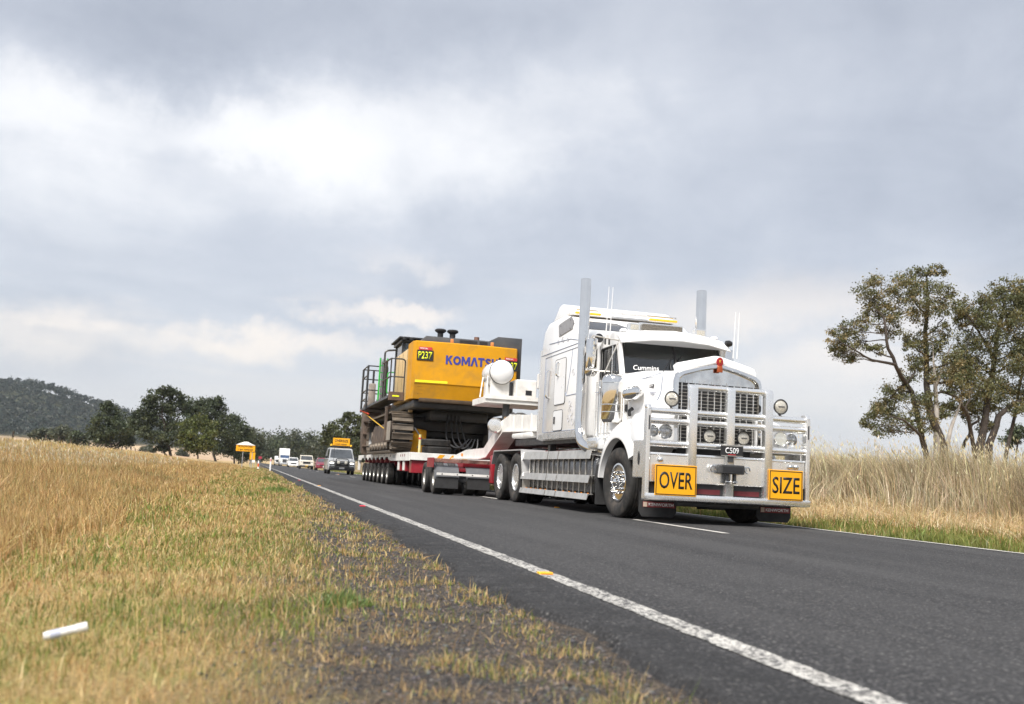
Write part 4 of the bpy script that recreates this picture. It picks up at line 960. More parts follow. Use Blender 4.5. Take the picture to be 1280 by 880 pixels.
def swirl(cy, cz, r, t0, t1, k=1.0, n=26): return [(cy+math.cos(t0+(t1-t0)*i/n)*r*(1-k*i/n), cz+math.sin(t0+(t1-t0)*i/n)*r*(1-k*i/n)*.8) for i in range(n+1)]
for sp in ((1.42, 2.04, .13, 0, 9, .8), (1.40, 1.78, .14, 1, 8, .7), (1.22, 1.72, .10, 3, 10, .7), (1.0, 1.86, .06, 0, 7, .8), (1.6, 1.82, .09, 2, 8, .7), (1.2, 2.1, .06, 2, 8, .6)):
    curve_on_left('scroll_line', swirl(*sp), hoodx, scroll_m, .0028)
# air cleaner and intake pod
def ac(bm): lathe(bm, [(.05, 0), (.17, .0), (.195, .03), (.205, .05), (.205, .64), (.21, .645), (.21, .70), (.195, .74), (.15, .775), (.05, .79)], (-.985, 2.22, 1.49), 'z', 36)
for s in (-1, 1):
    AC = empty('air_cleaner', T)
    def acs(bm, s=s): lathe(bm, [(.05, 0), (.17, .0), (.195, .03), (.205, .05), (.205, .64), (.212, .645), (.212, .72), (.195, .75), (.15, .785), (.05, .80)], (s*.985, 2.22, 1.49), 'z', 36)
    mk('canister', chrome, AC, acs)
    for z in (1.66, 1.78):
        def strap(bm, s=s, z=z): lathe(bm, [(.206, -.008), (.212, -.006), (.212, .006), (.206, .008)], (s*.985, 2.22, z), 'z', 36, True)
        mk('strap', chrome, AC, strap)
    def pod(bm, s=s): lathe(bm, [(.004, -.30), (.06, -.285), (.10, -.22), (.118, -.10), (.12, .06), (.11, .16), (.06, .2), (.004, .2)], (s*.93, 1.55, 1.93), 'y', 28)
    mk('intake_pod', chrome, AC, pod)
    def side(bm, s=s): bx(bm, (s*.88-.02, 1.78, 1.52), (s*.88+.02, 2.06, 2.0), .01)
    mk('side_plate', alloy, AC, side)
    pipe('coolant_pipe', black, AC, [(s*.90, 1.72, 1.60), (s*.93, 1.66, 1.66), (s*.90, 1.60, 1.70)], .03)
# cab -----------------------------------------------------
CW = .93
def cab(bm):
    for s in (-1, 1):
        # A pillar / door skin / rear post with an opening for the window
        x0, x1 = (s*(CW-.05), s*CW)
        bx(bm, (min(x0, x1), 2.06, 1.25), (max(x0, x1), 3.35, 2.28))
        prism(bm, [(2.04, 2.28), (2.17, 2.28), (2.36, 2.80), (2.23, 2.80)], 'x', min(x0, x1), max(x0, x1))
        bx(bm, (min(x0, x1), 3.10, 2.28), (max(x0, x1), 3.35, 2.80))
        bx(bm, (min(x0, x1), 2.23, 2.80), (max(x0, x1), 3.35, 2.90))
    bx(bm, (-CW+.05, 3.30, 1.25), (CW-.05, 3.35, 2.90))
    prism(bm, [(2.20, 2.895), (2.24, 2.97), (2.4, 3.02), (3.30, 3.05), (3.36, 2.90), (2.25, 2.90)], 'x', -CW+.005, CW-.005)
    prism(bm, [(2.0, 1.25), (2.07, 1.25), (2.07, 2.30), (1.98, 2.285)], 'x', -CW+.06, CW-.06)
mk('cab_body', white, T, cab, smooth=30)
def cowl(bm):
    secs = []
    for y, w, z in ((1.99, .90, 2.30), (2.06, .925, 2.285)):
        secs.append([(-w, y, 1.9), (-w, y, z-.02), (-w*.6, y, z+.06), (0, y, z+.10), (w*.6, y, z+.06), (w, y, z-.02), (w, y, 1.9)])
    loft(bm, secs)
mk('cowl', white, T, cowl)
def pane(bm, s):
    a = [(s*.025, 1.995, 2.345), (s*.86, 2.12, 2.325), (s*.82, 2.285, 2.84), (s*.025, 2.175, 2.86)]
    f = [Vector(p) for p in a]; nrm = Vector((0, .012, 0)); loft(bm, [[tuple(p) for p in f], [tuple(p+nrm) for p in f]])
WS = [mk('windscreen_pane', glass, T, pane, s, smooth=0) for s in (-1, 1)]
def wsr(bm, s):
    a = [(s*.006, 1.985, 2.33), (s*.885, 2.115, 2.305), (s*.845, 2.29, 2.86), (s*.006, 2.165, 2.88)]
    tube(bm, bend(a+[a[0]], .04, 4)[:-1], .020, 8, False, True)
for s in (-1, 1): mk('screen_seal', black, T, wsr, s)
pa, pb, pc_ = Vector((-.86, 2.12, 2.325)), Vector((-.025, 1.995, 2.345)), Vector((-.025, 2.175, 2.86))
ex = (pb-pa).normalized(); en = ex.cross(pc_-pb).normalized(); ey = en.cross(ex)
cm = text('screen_lettering', 'Cummins', white_ink, WS[0], .1, (0, 0, 0), (0, 0, 0), width=.43, height=.09, bold=.012, shear=.12)
cm.matrix_local = Matrix.Translation(pa+ex*.36+ey*.085+en*.012) @ Matrix((ex, ey, en)).transposed().to_4x4()
for s, x0 in ((-1, -.06), (1, .08)):
    wp = pipe('wiper', black, T, [(x0-.02, 1.97, 2.33), (x0-.05, 2.0, 2.46), (x0-.02, 2.05, 2.55)], .009, 6)
    pipe('wiper_blade', black, wp, [(x0-.18, 1.99, 2.37), (x0+.03, 2.07, 2.66)], .008, 6)
def visor(bm):
    pts_t = [(-.95, 2.32, 2.99), (-.5, 2.22, 3.045), (0, 2.16, 3.07), (.5, 2.22, 3.045), (.95, 2.32, 2.99)]
    pts_b = [(-.97, 2.02, 2.79), (-.5, 1.86, 2.845), (0, 1.80, 2.865), (.5, 1.86, 2.845), (.97, 2.02, 2.79)]
    up_ = Vector((0, -.008, .012))
    loft(bm, [[p for p in pts_t+pts_b[::-1]], [tuple(Vector(p)+up_) for p in pts_t+pts_b[::-1]]])
mk('sun_visor', white, T, visor, smooth=20)
for s in (-1, 1):
    def sw(bm, s=s):
        prism(bm, [(2.19, 2.285), (3.09, 2.285), (3.09, 2.795), (2.38, 2.795)], 'x', s*(CW-.03), s*(CW-.018))
    mk('door_window', glass_dark, T, sw, smooth=0)
    def sr(bm, s=s): tube(bm, bend([(s*CW, y, z) for y, z in ((2.18, 2.28), (3.10, 2.28), (3.10, 2.80), (2.37, 2.80), (2.18, 2.28))], .04, 3)[:-1], .014, 6, False, True)
    mk('window_seal', black, T, sr)
    pipe('quarter_bar', alloy, T, [(s*(CW+.012), 2.50, 2.80), (s*(CW+.012), 2.50, 2.29)], .010, 6)
    # corrugated polished cab side and step
    for k in range(5): pipe('cab_rib', chrome if k % 2 else alloy, T, [(s*(CW+.012), 2.62+k*.15, 1.30), (s*(CW+.012), 2.62+k*.15, 2.24)], .018, 8)
    pipe('cab_belt_stripe', stripe_m, T, [(s*(CW+.02), 3.3, 2.06), (s*(CW+.02), 2.5, 2.03)], .006, 5)
    stp = box('cab_step', alloy, T, (s*1.03-.14, 2.46, 1.06), (s*1.03+.14, 3.02, 1.26), .03)
    for k in range(7):
        for j in range(2):
            bb = box('step_hole', alloy_dull, stp, (s*1.172-.004, 2.52+k*.068, 1.10+j*.06), (s*1.172+.004, 2.56+k*.068, 1.135+j*.06), 0)
# interior
for s in (-1, 1):
    ds = pipe('door_seam', steel_dark, T, bend([(s*(CW+.001), y, z) for y, z in ((2.12, 2.27), (2.12, 1.34), (3.16, 1.34), (3.16, 2.86))], .05, 3), .005, 5)
    pipe('door_handle', chrome, T, bend([(s*CW, 2.98, 2.14), (s*(CW+.045), 2.98, 2.13), (s*(CW+.045), 2.98, 2.02), (s*CW, 2.98, 2.01)], .02), .012, 6)
    for z in (1.5, 2.1): box('door_hinge', alloy, T, (s*(CW+.012)-.012, 2.09, z), (s*(CW+.012)+.012, 2.15, z+.07), .003)
    pipe('bonnet_seam', steel_dark, T, [(-s*hoodx((y, 0)), y, z) if s > 0 else (hoodx((y, 0)), y, z) for y, z in ((1.96, 2.2), (1.96, 1.62), (1.5, 1.60))], .004, 5)
    box('bonnet_latch', black, T, (s*.90-.02, 1.84, 1.66), (s*.90+.02, 1.90, 1.78), .008)
IN = empty('cab_interior', T)
box('dashboard', interior, IN, (-.85, 2.14, 1.9), (.85, 2.42, 2.28), .03); box('back_wall', interior, IN, (-.86, 3.22, 1.3), (.86, 3.29, 2.88), 0)
box('headlining', interior, IN, (-.86, 2.35, 2.86), (.86, 3.2, 2.893), 0)
for x in (-.45, .45): box('seat', seat_m, IN, (x-.24, 2.85, 1.6), (x+.24, 3.05, 2.52), .06); box('headrest', seat_m, IN, (x-.13, 2.88, 2.54), (x+.13, 3.0, 2.72), .04)
def stw(bm): lathe(bm, [(.20+.014*math.cos(a), .014*math.sin(a)) for a in [k*math.pi/4 for k in range(8)]], (0, 0, 0), 'y', 24, True); [setattr(v, 'co', Matrix.Rotation(R(-35), 3, 'X') @ v.co+Vector((-.45, 2.48, 2.24))) for v in bm.verts]
mk('steering_wheel', black, IN, stw)
# roof furniture
LBx = empty('roof_light_bar', T, (0, 0, 0))
box('bar_grille', mat('dark_lamp_mesh', (.20, .18, .15), .5, .5, .5, 50, bump=.6, bscale=60), LBx, (-.42, 2.50, 3.10), (.30, 2.56, 3.22), .01)
box('bar_frame', alloy, LBx, (-.46, 2.565, 3.08), (.34, 2.64, 3.25), .012)
for x in (-.60, .60):
    wl = box('work_lamp', alloy, LBx, (x-.11, 2.42, 3.065), (x+.11, 2.52, 3.20), .012); box('lamp_face', lamp_face, wl, (x-.07, 2.413, 3.09), (x+.07, 2.4185, 3.175), 0)
for x in (-.82, -.28, 0, .22, .82):
    def mkl(bm, x=x): lathe(bm, [(.06, 0), (.055, .03), (.035, .05), (.004, .056)], (0, 0, 0), 'z', 14); [setattr(v, 'co', Vector((x+v.co.x*1.1, 2.36+v.co.y*1.5, 3.03+v.co.z))) for v in bm.verts]
    mk('marker_lamp', white, T, mkl)
# sleeper -------------------------------------------------
SW = 1.15
SL = empty('sleeper', T)
def sl(bm):
    prof = [(3.42, 1.27), (3.42, 2.98), (3.62, 3.12), (4.30, 3.52), (4.72, 3.62), (5.75, 3.60), (6.0, 3.48), (6.14, 3.2), (6.22, 1.27)]
    prism(bm, prof, 'x', -SW, SW, .07)
mk('sleeper_body', white, SL, sl, smooth=50)
def roofcap(bm):
    prof = [(4.40, 3.60), (4.80, 3.82), (5.05, 3.88), (5.22, 3.86), (5.62, 3.59)]
    prism(bm, prof, 'x', -1.10, 1.02, .035)
mk('roof_fairing', white, SL, roofcap, smooth=45)
def slope_pt(x, t, o=.012):    # point on the sloped roof front
    y = 3.62+t*.68; z = 3.12+t*.40; return (x, y-.507*o, z+.862*o)
def rw(bm, x0, x1, flip):
    a = [slope_pt(x0, .33), slope_pt(x1 if flip else x1+.0, .33), slope_pt(x1+.18 if flip else x1, .60), slope_pt(x1, .80), slope_pt(x0, .80)]
    q = [slope_pt(p[0], 0) for p in a]
    loft(bm, [a, [tuple(Vector(p)+Vector((0, .01, -.02))) for p in a]])
mk('roof_window', mat('dark_roof_glass', (.06, .062, .07), .08, 0, .2, 3, coat=.5, spec=.8), SL, rw, -1.02, -.30, True, smooth=0)
mk('roof_window', MATS['dark_roof_glass'], SL, rw, .02, .60, True, smooth=0)
for lo, hi in ((-1.05, -.55), (.42, .98)): box('amber_strip', amber_l, SL, (lo, 4.30, 3.60), (hi, 4.36, 3.64), .008)
for k in range(3): pipe('roof_tube_light', white, SL, [(-.36+k*.25, 4.36, 3.70), (-.13+k*.25, 4.36, 3.70)], .045, 12)
pipe('roof_rail', chrome, SL, [(-1.0, 4.42, 3.70), (1.0, 4.42, 3.70)], .014, 6)
sw_ = mk('side_window', mat('grey_window_cover', (.26, .26, .27), .35, 0, .05), SL, prism, [(4.12, 3.28), (4.95, 3.23), (5.0, 3.45), (4.9, 3.47), (4.2, 3.52), (4.06, 3.42)], 'x', -SW-.012, -SW-.002, smooth=0)
for y, z in ((4.25, 3.46), (4.85, 3.42), (4.25, 3.30), (4.85, 3.26)):
    def rv(bm, y=y, z=z): lathe(bm, [(.014, 0), (.010, -.006), (.002, -.007)], (-SW-.012, y, z), 'x', 8)
    mk('rivet', black, sw_, rv)
def rounded(y0, y1, z0, z1, r=.06, n=4):
    c = [(y0+r, z0+r, 180), (y1-r, z0+r, 270), (y1-r, z1-r, 0), (y0+r, z1-r, 90)]
    return [(cy+r*math.cos(R(a+90*k/n)), cz+r*math.sin(R(a+90*k/n))) for cy, cz, a in c for k in range(n+1)]
def hatch(name, y0, y1, z0, z1):
    e = mk(name, white, SL, prism, rounded(y0, y1, z0, z1), 'x', -SW-.012, -SW-.001)
    def seal(bm): tube(bm, [(-SW-.006, y, z) for y, z in rounded(y0-.006, y1+.006, z0-.006, z1+.006)], .008, 5, False, True)
    mk('seal', steel_dark, e, seal); return e
h1 = hatch('sleeper_door', 4.42, 5.10, 1.93, 2.78); h2 = hatch('locker_door', 4.52, 5.10, 1.44, 1.81)
pipe('handle', chrome, h1, bend([(-SW-.01, 4.85, 2.72), (-SW-.06, 4.85, 2.70), (-SW-.06, 4.85, 2.48), (-SW-.01, 4.85, 2.46)], .03), .018)
box('latch', black, h2, (-SW-.03, 4.96, 1.56), (-SW-.013, 5.02, 1.70), .006)
pipe('grab_handle', chrome, SL, bend([(-SW, 5.45, 2.62), (-SW-.07, 5.45, 2.60), (-SW-.07, 5.45, 2.10), (-SW, 5.45, 2.08)], .04), .020)
for pts in ([(6.15, 2.97), (3.5, 2.97)], [(5.75, 1.42), (3.5, 1.42)], [(5.8, 1.42), (5.8, 2.9), (3.55, 2.90)], [(4.40, 2.12), (4.34, 2.06), (3.5, 2.06)], [(4.32, 2.10), (4.15, 2.5), (4.05, 2.9)], [(5.6, 3.16), (4.2, 3.10), (3.6, 3.0)]):
    pipe('pinstripe', stripe_m, SL, [(-SW-.003, y, z) for y, z in bend([(a, c) + (0,) for a, c in pts], .03) for y, z in [(y, z)]] if False else [(-SW-.003, a, c) for a, c in pts], .006, 5)
for sp in ((4.0, 1.75, .15, 0, 9, .75), (3.9, 1.58, .12, 2, 9, .7), (4.15, 1.62, .09, 1, 8, .7), (3.95, 2.45, .10, 0, 8, .8), (4.1, 1.92, .08, 3, 9, .7), (4.7, 3.13, .09, 0, 8, .7), (4.4, 3.12, .08, 2, 9, .7), (5.0, 3.12, .06, 0, 8, .7)):
    pipe('scroll_line', scroll_m, SL, [(-SW-.003, a, c) for a, c in swirl(*sp)], .003, 5)
box('sleeper_sill', alloy, SL, (-SW-.008, 3.5, 1.285), (-SW+.05, 6.1, 1.40), .006); box('sleeper_rear_edge', alloy, SL, (-SW-.006, 6.16, 1.3), (-SW+.06, 6.235, 3.1), .01)
box('sleeper_floor', black, SL, (-1.05, 3.5, 1.20), (1.05, 6.1, 1.268), 0)
for y in (3.75, 5.9): box('sleeper_mount', satin_black, SL, (-.98, y-.07, .98), (-.84, y+.07, 1.199), .01)
# exhaust stacks
for s in (-1, 1):
    ST = empty('exhaust_stack', T); sx_ = -1.185 if s < 0 else 1.03
    def stk(bm, s=s):
        path = bend([(sx_, 3.36, 4.06), (sx_, 3.36, 1.33), (sx_, 3.02, 1.08), (s*.8, 2.7, 1.0)], .28, 8)
        tube(bm, path, [.093]*2+[.095]*(len(path)-2), 26)
    mk('pipe', chrome, ST, stk)
    def tip_(bm, s=s): lathe(bm, [(.080, 0), (.080, .004)], (sx_, 3.36, 4.061), 'z', 24)
    mk('pipe_mouth', black, ST, tip_)
    for z in (2.1, 2.9): box('stack_clamp', alloy, ST, (sx_*.95-.05, 3.40, z), (sx_*.95+.05, 3.47, z+.03), .004)
# whip aerials, mirrors
for x in (-1.10, -1.03): e = pipe('whip_aerial', white, T, [(x, 2.45, 2.88), (x+.012, 2.45, 3.10), (x+.03, 2.45, 3.78)], [.011, .008, .004], 6); box('aerial_base', steel_dark, e, (x-.014, 2.436, 2.80), (x+.014, 2.464, 2.90), .004)
for x in (1.13, 1.20): pipe('whip_aerial', white, T, [(x, 2.25, 2.72), (x+.012, 2.25, 2.95), (x+.03, 2.25, 3.52)], [.011, .008, .004], 6)
pipe('whip_aerial', steel_dark, T, [(-1.12, 3.3, 3.05), (-1.12, 3.3, 3.95)], .005, 5)
def air_horn(bm): lathe(bm, [(.08, 0), (.05, .06), (.03, .1), (.025, .2), (.004, .2)], (-1.02, 3.0, 2.98), 'y', 16)
mk('air_horn', black, T, air_horn)
for s in (-1, 1):
    MR = empty('mirror', T); xm = s*1.25
    mh = mk('mirror_housing', chrome, MR, bx, (xm-.09, 2.64, 2.40), (xm+.10, 2.75, 2.93), .035)
    if s < 0:
        for k in range(5): box('mirror_repeater', lamp_face, mh, (xm+.005, 2.632, 2.47+k*.085), (xm+.035, 2.639, 2.52+k*.085), 0)
    def bowl(bm, xm=xm): lathe(bm, [(.105, .0), (.10, -.04), (.07, -.085), (.004, -.105)], (xm, 2.70, 2.365), 'z', 20)
    mk('convex_mirror', chrome, MR, bowl)
    pipe('mirror_arm', steel_dark if False else alloy_dull, MR, bend([(s*.94, 2.24, 2.86), (s*1.10, 2.45, 2.91), (xm, 2.68, 2.97), (xm, 2.70, 2.92)], .06), .012, 8)
    pipe('mirror_arm', alloy_dull, MR, bend([(s*.94, 2.60, 2.37), (xm, 2.70, 2.37)], .06), .012, 8)
    pipe('mirror_arm', white_dull, MR, [(s*.96, 2.20, 2.82), (s*1.03, 2.62, 2.34)], .011, 8)
    if s > 0:
        def cam_(bm, xm=xm): lathe(bm, [(.004, -.07), (.05, -.06), (.06, 0), (.04, .05), (.004, .055)], (xm, 2.66, 3.03), 'x', 14)
        mk('mirror_camera', black, MR, cam_)
# chassis, tanks, side steps ------------------------------
for s in (-1, 1): box('chassis_rail', red, T, (s*.45-.05, 1.0, .72), (s*.45+.05, 10.1, 1.02), .01)
for y in (5.2, 6.4, 9.9): box('cross_member', red, T, (-.40, y-.08, .76), (.40, y+.08, .98), .01)
box('red_deck', red, T, (-.85, 3.6, 1.025), (.85, 6.6, 1.10), .01)
for s in (-1, 1):
    SS = empty('side_step', T)
    box('tank', mat('stainless_tank', (.20, .20, .205), .25, .9, .3, 3), SS, (s*.80-.26, 2.85, .33), (s*.80+.26, 6.98, .95), .04)
    for k in range(13): box('rib', alloy_dull, SS, (s*1.072-.010, 2.92+k*.33, .30), (s*1.072+.010, 2.95+k*.33, .97), .003)
    for lv, (z0, z1, dx) in enumerate(((.90, 1.05, 0), (.50, .63, .015), (.22, .32, .03))):
        for ya, yb in ((2.70, 4.52), (4.57, 5.20), (5.25, 7.10)):
            def stepbar(bm, s=s, z0=z0, z1=z1, dx=dx, ya=ya, yb=yb):
                prism(bm, [(s*(1.085+dx), z1), (s*(1.085+dx), z1-.012), (s*(1.168+dx), z1-.016), (s*(1.195+dx), z0), (s*(1.205+dx), z0), (s*(1.18+dx), z1)], 'y', ya, yb)
            sb_ = mk('step_bar', alloy_dull, SS, stepbar, smooth=20)
            if lv == 2:
                nl = int((yb-ya)/.35)
                for k in range(nl): box('step_marker', orange_l, sb_, (s*1.15-.012, ya+.15+k*.35, z1+.001), (s*1.15+.012, ya+.19+k*.35, z1+.012), .003)
for s in (-1, 1):
    def dg(bm, s=s): prism(bm, [(6.95, .56), (6.97, .56), (7.18, 1.09), (9.62, 1.09), (9.80, .80), (9.82, .80), (9.64, 1.115), (7.16, 1.115)], 'x', s*.64, s*1.22)
    mk('drive_guard', mat('dull_white_guard', (.62, .62, .62), .3, .6, .08), T, dg, smooth=25)
    box('tread_plate', alloy_dull, T, (s*.95-.26, 6.93, .30), (s*.95+.26, 6.955, .56), .002)
    for y in (7.62, 9.02):
        make_wheel(T, .52, .27, .285, (s*1.085, y, .52), (0, 0, 0 if s < 0 else math.pi)); make_wheel(T, .52, .27, .285, (s*.76, y, .52), (0, 0, 0 if s < 0 else math.pi))
for y in (7.62, 9.02): box('drive_axle', steel_dark, T, (-.7, y-.12, .42), (.7, y+.12, .62), .04)
FW = empty('fifth_wheel', T)
def fw(bm): lathe(bm, [(.004, 0), (.62, 0), (.64, .03), (.62, .06), (.004, .06)], (0, 8.35, 1.12), 'z', 30)
mk('turntable', steel_dark, FW, fw); box('pedestal', red, FW, (-.40, 7.9, 1.03), (.40, 8.8, 1.119), .01)
for y in (7.0, 9.75): box('light_bar_rear', red, T, (-.62, y-.05, .80), (.62, y+.05, 1.0), .01)
# ------------------------------------------------------------------ low loader: gooseneck, dolly, platform (world coordinates, centre X 6.57)
TX = 6.57
L = thing('low_loader_trailer', 'white and red low loader trailer carrying the yellow excavator behind the truck', 'trailer', (TX, 31.3, 0))
def lb(name, m, parent, lo, hi, bev=.008):    # box given in world X, Y, Z
    return box(name, m, parent, (lo[0]-TX, lo[1]-31.3, lo[2]), (hi[0]-TX, hi[1]-31.3, hi[2]), bev)
def lp(name, m, parent, pts, r, seg=10): return pipe(name, m, parent, [(p[0]-TX, p[1]-31.3, p[2]) for p in pts], r, seg)
D0, D1 = 31.3, 47.3; XL, XR = 4.62, 8.52
PF = empty('platform', L)
for s, x in ((-1, XL+.02), (1, XR-.02)):
    def beam(bm, x=x):
        poly = [(D0, 1.125), (D1, 1.125), (D1, .90)]; n = 7
        for k in reversed(range(7)):
            yc = 36.9+k*1.4; poly += [(yc+.62, .90), (yc+.34, 1.00), (yc-.34, 1.00), (yc-.62, .90)]
        poly += [(35.6, .86), (D0, .86)]
        prism(bm, [(a-31.3, c) for a, c in poly], 'x', x-TX-.02, x-TX+.02)
    bm_ = mk('side_beam', white_dull, PF, beam, smooth=20)
    for k in range(9):
        y = 32.2+k*.45 if k < 3 else 34+(k-2)*1.75
        lb('lashing_hole', maroon_band, bm_, (x-.0245 if s < 0 else x+.0205, y, .99), (x-.0205 if s < 0 else x+.0245, y+.12, 1.07), 0)
lb('deck', mat('worn_deck_steel', (.16, .14, .125), .7, .3, .3, 3, dirt=(.25, .2, .15)), PF, (XL+.045, D0+.03, 1.03), (XR-.045, D1-.01, 1.118), 0)
fr = lb('front_beam', white_dull, PF, (XL+.045, D0-.02, .885), (XR-.045, D0+.025, 1.122), .006)
for k in range(3):
    def stripe(bm, k=k):
        x = 5.46+k*.40-TX; prism(bm, [(x, .93), (x+.17, .93), (x+.30, 1.09), (x+.13, 1.09)], 'y', -.0245, -.0205)
    mk('warning_stripe', mat('trailer_yellow_stripe', (.78, .36, .01), .45), fr, stripe)
lb('number_panel', mat('grey_label', (.45, .45, .45), .5), PF, (XL-.006, 34.6, .96), (XL-.001, 35.2, 1.06), 0)
lb('front_bulkhead', red, PF, (XL+.1, D0+.06, .48), (XR-.1, D0+.5, .884), .01)
for y in (32.4, 33.6): lb('red_bracket', red, PF, (XL+.06, y, .52), (XL+.5, y+.6, .859), .01); lb('white_panel', white_dull, PF, (XL+.03, y+.10, .55), (XL+.058, y+.45, .86), .004)
lb('spine_beam', red, PF, (6.1, 31.9, .55), (7.05, 47.0, 1.028), .01)
for k in range(7):
    y = 36.9+k*1.4
    lb('axle_beam', red, PF, (XL+.3, y-.12, .62), (XR-.3, y+.12, .80), .02)
    lb('suspension_arm', red, PF, (XL+.12, y-.1, .80), (XL+.9, y+.1, .97), .02)
    for xx, rz in ((4.78, 0), (5.10, 0), (5.95, 0), (7.20, math.pi), (8.05, math.pi), (8.37, math.pi)):
        if k == 0 and xx == 4.78: wt0 = make_wheel(L, .39, .25, .20, (xx-TX, y-31.3, .39), (0, 0, rz), 'alloy'); continue
        again(wt0, L, (xx-TX, y-31.3, .39), (0, 0, rz))
lb('tail_panel', white_dull, PF, (XL, D1+.0, .45), (XL+.12, D1+.06, 1.12), .004)
# dolly under the neck
DL = empty('dolly', L); DY = (24.85, 26.25)
for k, y in enumerate(DY):
    for xx, rz in ((4.42, 0), (4.72, 0), (5.22, 0), (5.52, 0), (7.62, math.pi), (7.92, math.pi), (8.42, math.pi), (8.72, math.pi)):
        again(wt0, DL, (xx-TX, y-31.3, .40), (0, 0, rz))
    lb('axle', steel_dark, DL, (4.9, y-.09, .32), (8.2, y+.09, .48), .03)
    lb('axle_box', red, DL, (4.5, y-.25, .58), (8.6, y+.25, .69), .02)
def guard(bm, x0, x1):
    n = 9; secs = []
    for k in range(n+1):
        a = R(5+110*k/n); secs.append([(x-TX, 24.85-31.3-math.cos(a)*r, .345+math.sin(a)*r) for x, r in ((x0, .42), (x1, .42), (x1, .437), (x0, .437))])
    loft(bm, secs)
for x0, x1 in ((4.26, 4.88), (5.06, 5.68), (7.46, 8.08), (8.26, 8.88)):
    g_ = mk('mudguard', mudguard_m, DL, guard, x0, x1)
    lb('mudflap', rubber, DL, (x0+.03, 24.385, .16), (x1-.02, 24.40, .44), .003)
bar = lb('guard_bar', white_dull, DL, (4.30, 24.33, .475), (8.84, 24.365, .535), .004)
for k in range(12): lb('bar_hole', steel_dark, bar, (4.42+k*.38, 24.326, .493), (4.45+k*.38, 24.3295, .52), 0)
lb('top_panel', mat('reflection_tinted_panel', (.42, .24, .20), .25, .7, .5, 4), DL, (4.24, 24.5, .795), (5.75, 24.53, .885), .004)  # shiny panel; its red-brown reflections are put into the base colour
lb('red_end', red, DL, (4.22, 24.45, .66), (4.238, 25.4, .90), .004)
lb('frame', red, DL, (5.0, 24.6, .70), (8.1, 27.3, .86), .01)
for x in (5.70, 5.58): lb('ram_cover', red, DL, (x, 24.0-(.15 if x > 5.6 else 0), .28+(.06 if x < 5.6 else 0)), (x+.10, 24.2, 1.02), .025)
# gooseneck
NK = empty('gooseneck', L)
grey_under = mat('brown_grey_undercoat', (.20, .165, .14), .55, .2, .15, 3)
for s in (-1, 1):
    x0, x1 = sorted((s*.50, s*.78))
    def nk(bm, x0=x0, x1=x1):
        low = [(30.0, 1.00), (26.2, .97), (25.3, 1.02), (23.6, 1.62), (20.3, 1.54)]; top = [(20.3, 1.86), (23.2, 2.0), (24.2, 1.86), (25.9, 1.24), (28.2, 1.22), (30.0, 1.06)]
        prism(bm, [(a-31.3, c) for a, c in low+top], 'x', x0, x1)
    mk('neck_beam', white_dull if s < 0 else grey_under, NK, nk, smooth=20)
    def fl(bm, x0=x0, x1=x1):
        p = [(30.0, .998), (26.2, .968), (25.3, 1.018), (23.6, 1.618), (20.3, 1.538)]
        prism(bm, [(a-31.3, c) for a, c in p]+[(a-31.3, c-.03) for a, c in reversed(p)], 'x', x0-.07, x1+.07)
    mk('bottom_flange', white_dull, NK, fl, smooth=20)
def ramp(bm): prism(bm, [(26.0-31.3, 1.1), (25.9-31.3, 1.1), (24.0-31.3, 1.9), (24.1-31.3, 1.9)], 'x', -.49, .49)
mk('ramp_plate', grey_under, NK, ramp)
lb('end_plate', mat('grey_galvanised_plate', (.36, .37, .39), .5, .4, .1), NK, (6.42, 27.6, 1.26), (6.72, 28.2, 1.95), .005)
for y in (21.2, 22.0, 22.8): lb('stiffener', white_dull, NK, (5.765, y, 1.56), (5.792, y+.05, 1.93), .002)
lb('skid_plate', steel_dark, NK, (5.9, 20.6, 1.25), (7.2, 23.0, 1.40), .02); lb('skid_pad', white_dull, NK, (5.7, 20.9, 1.41), (7.4, 22.6, 1.52), .03)
lb('orange_reflector', orange_l, NK, (5.77, 28.6, 1.04), (5.789, 28.8, 1.12), .004)
# power pack on top of the neck
PP = empty('power_pack', L)
lb('tray', white_dull, PP, (5.33, 23.9, 2.30), (7.0, 25.5, 2.46), .01); lb('tray_edge', white_dull, PP, (5.30, 23.86, 2.40), (7.03, 23.899, 2.50), .004)
TK = empty('water_tank', L)
def tk(bm): lathe(bm, [(.004, -.09), (.12, -.08), (.22, -.045), (.285, .0), (.30, .05), (.30, 1.0), (.28, 1.06), (.15, 1.12), (.004, 1.13)], (5.745-TX, 24.05-31.3, 3.10), 'y', 36)
mk('shell', white, TK, tk, smooth=60)
for y in (24.12, 24.95):
    def bd(bm, y=y): lathe(bm, [(.302, -.02), (.311, -.02), (.311, .02), (.302, .02)], (5.745-TX, y-31.3, 3.10), 'y', 36, True)
    mk('band', black if y < 24.5 else chrome, TK, bd)
lb('saddle', white_dull, TK, (5.50, 24.2, 2.465), (5.98, 24.27, 2.90), .004); lb('saddle', white_dull, TK, (5.50, 24.9, 2.465), (5.98, 24.97, 2.90), .004)
lp('tank_stay', white_dull, TK, [(5.36, 24.0, 2.47), (5.46, 24.4, 3.0)], .018, 6); lp('tank_stay', white_dull, TK, [(5.33, 24.6, 2.47), (5.45, 24.9, 3.0)], .018, 6)
lp('filler_cap', black, TK, [(5.72, 24.3, 3.40), (5.72, 24.3, 3.47)], .03)
eb = lb('engine_box', white_dull, PP, (6.10, 23.95, 2.465), (6.62, 24.9, 2.93), .015); lb('vent_opening', black, eb, (6.34, 23.944, 2.55), (6.50, 23.9485, 2.67), 0)
lb('engine_block', steel_dark, PP, (5.99, 24.3, 2.465), (6.095, 25.0, 2.88), .02)
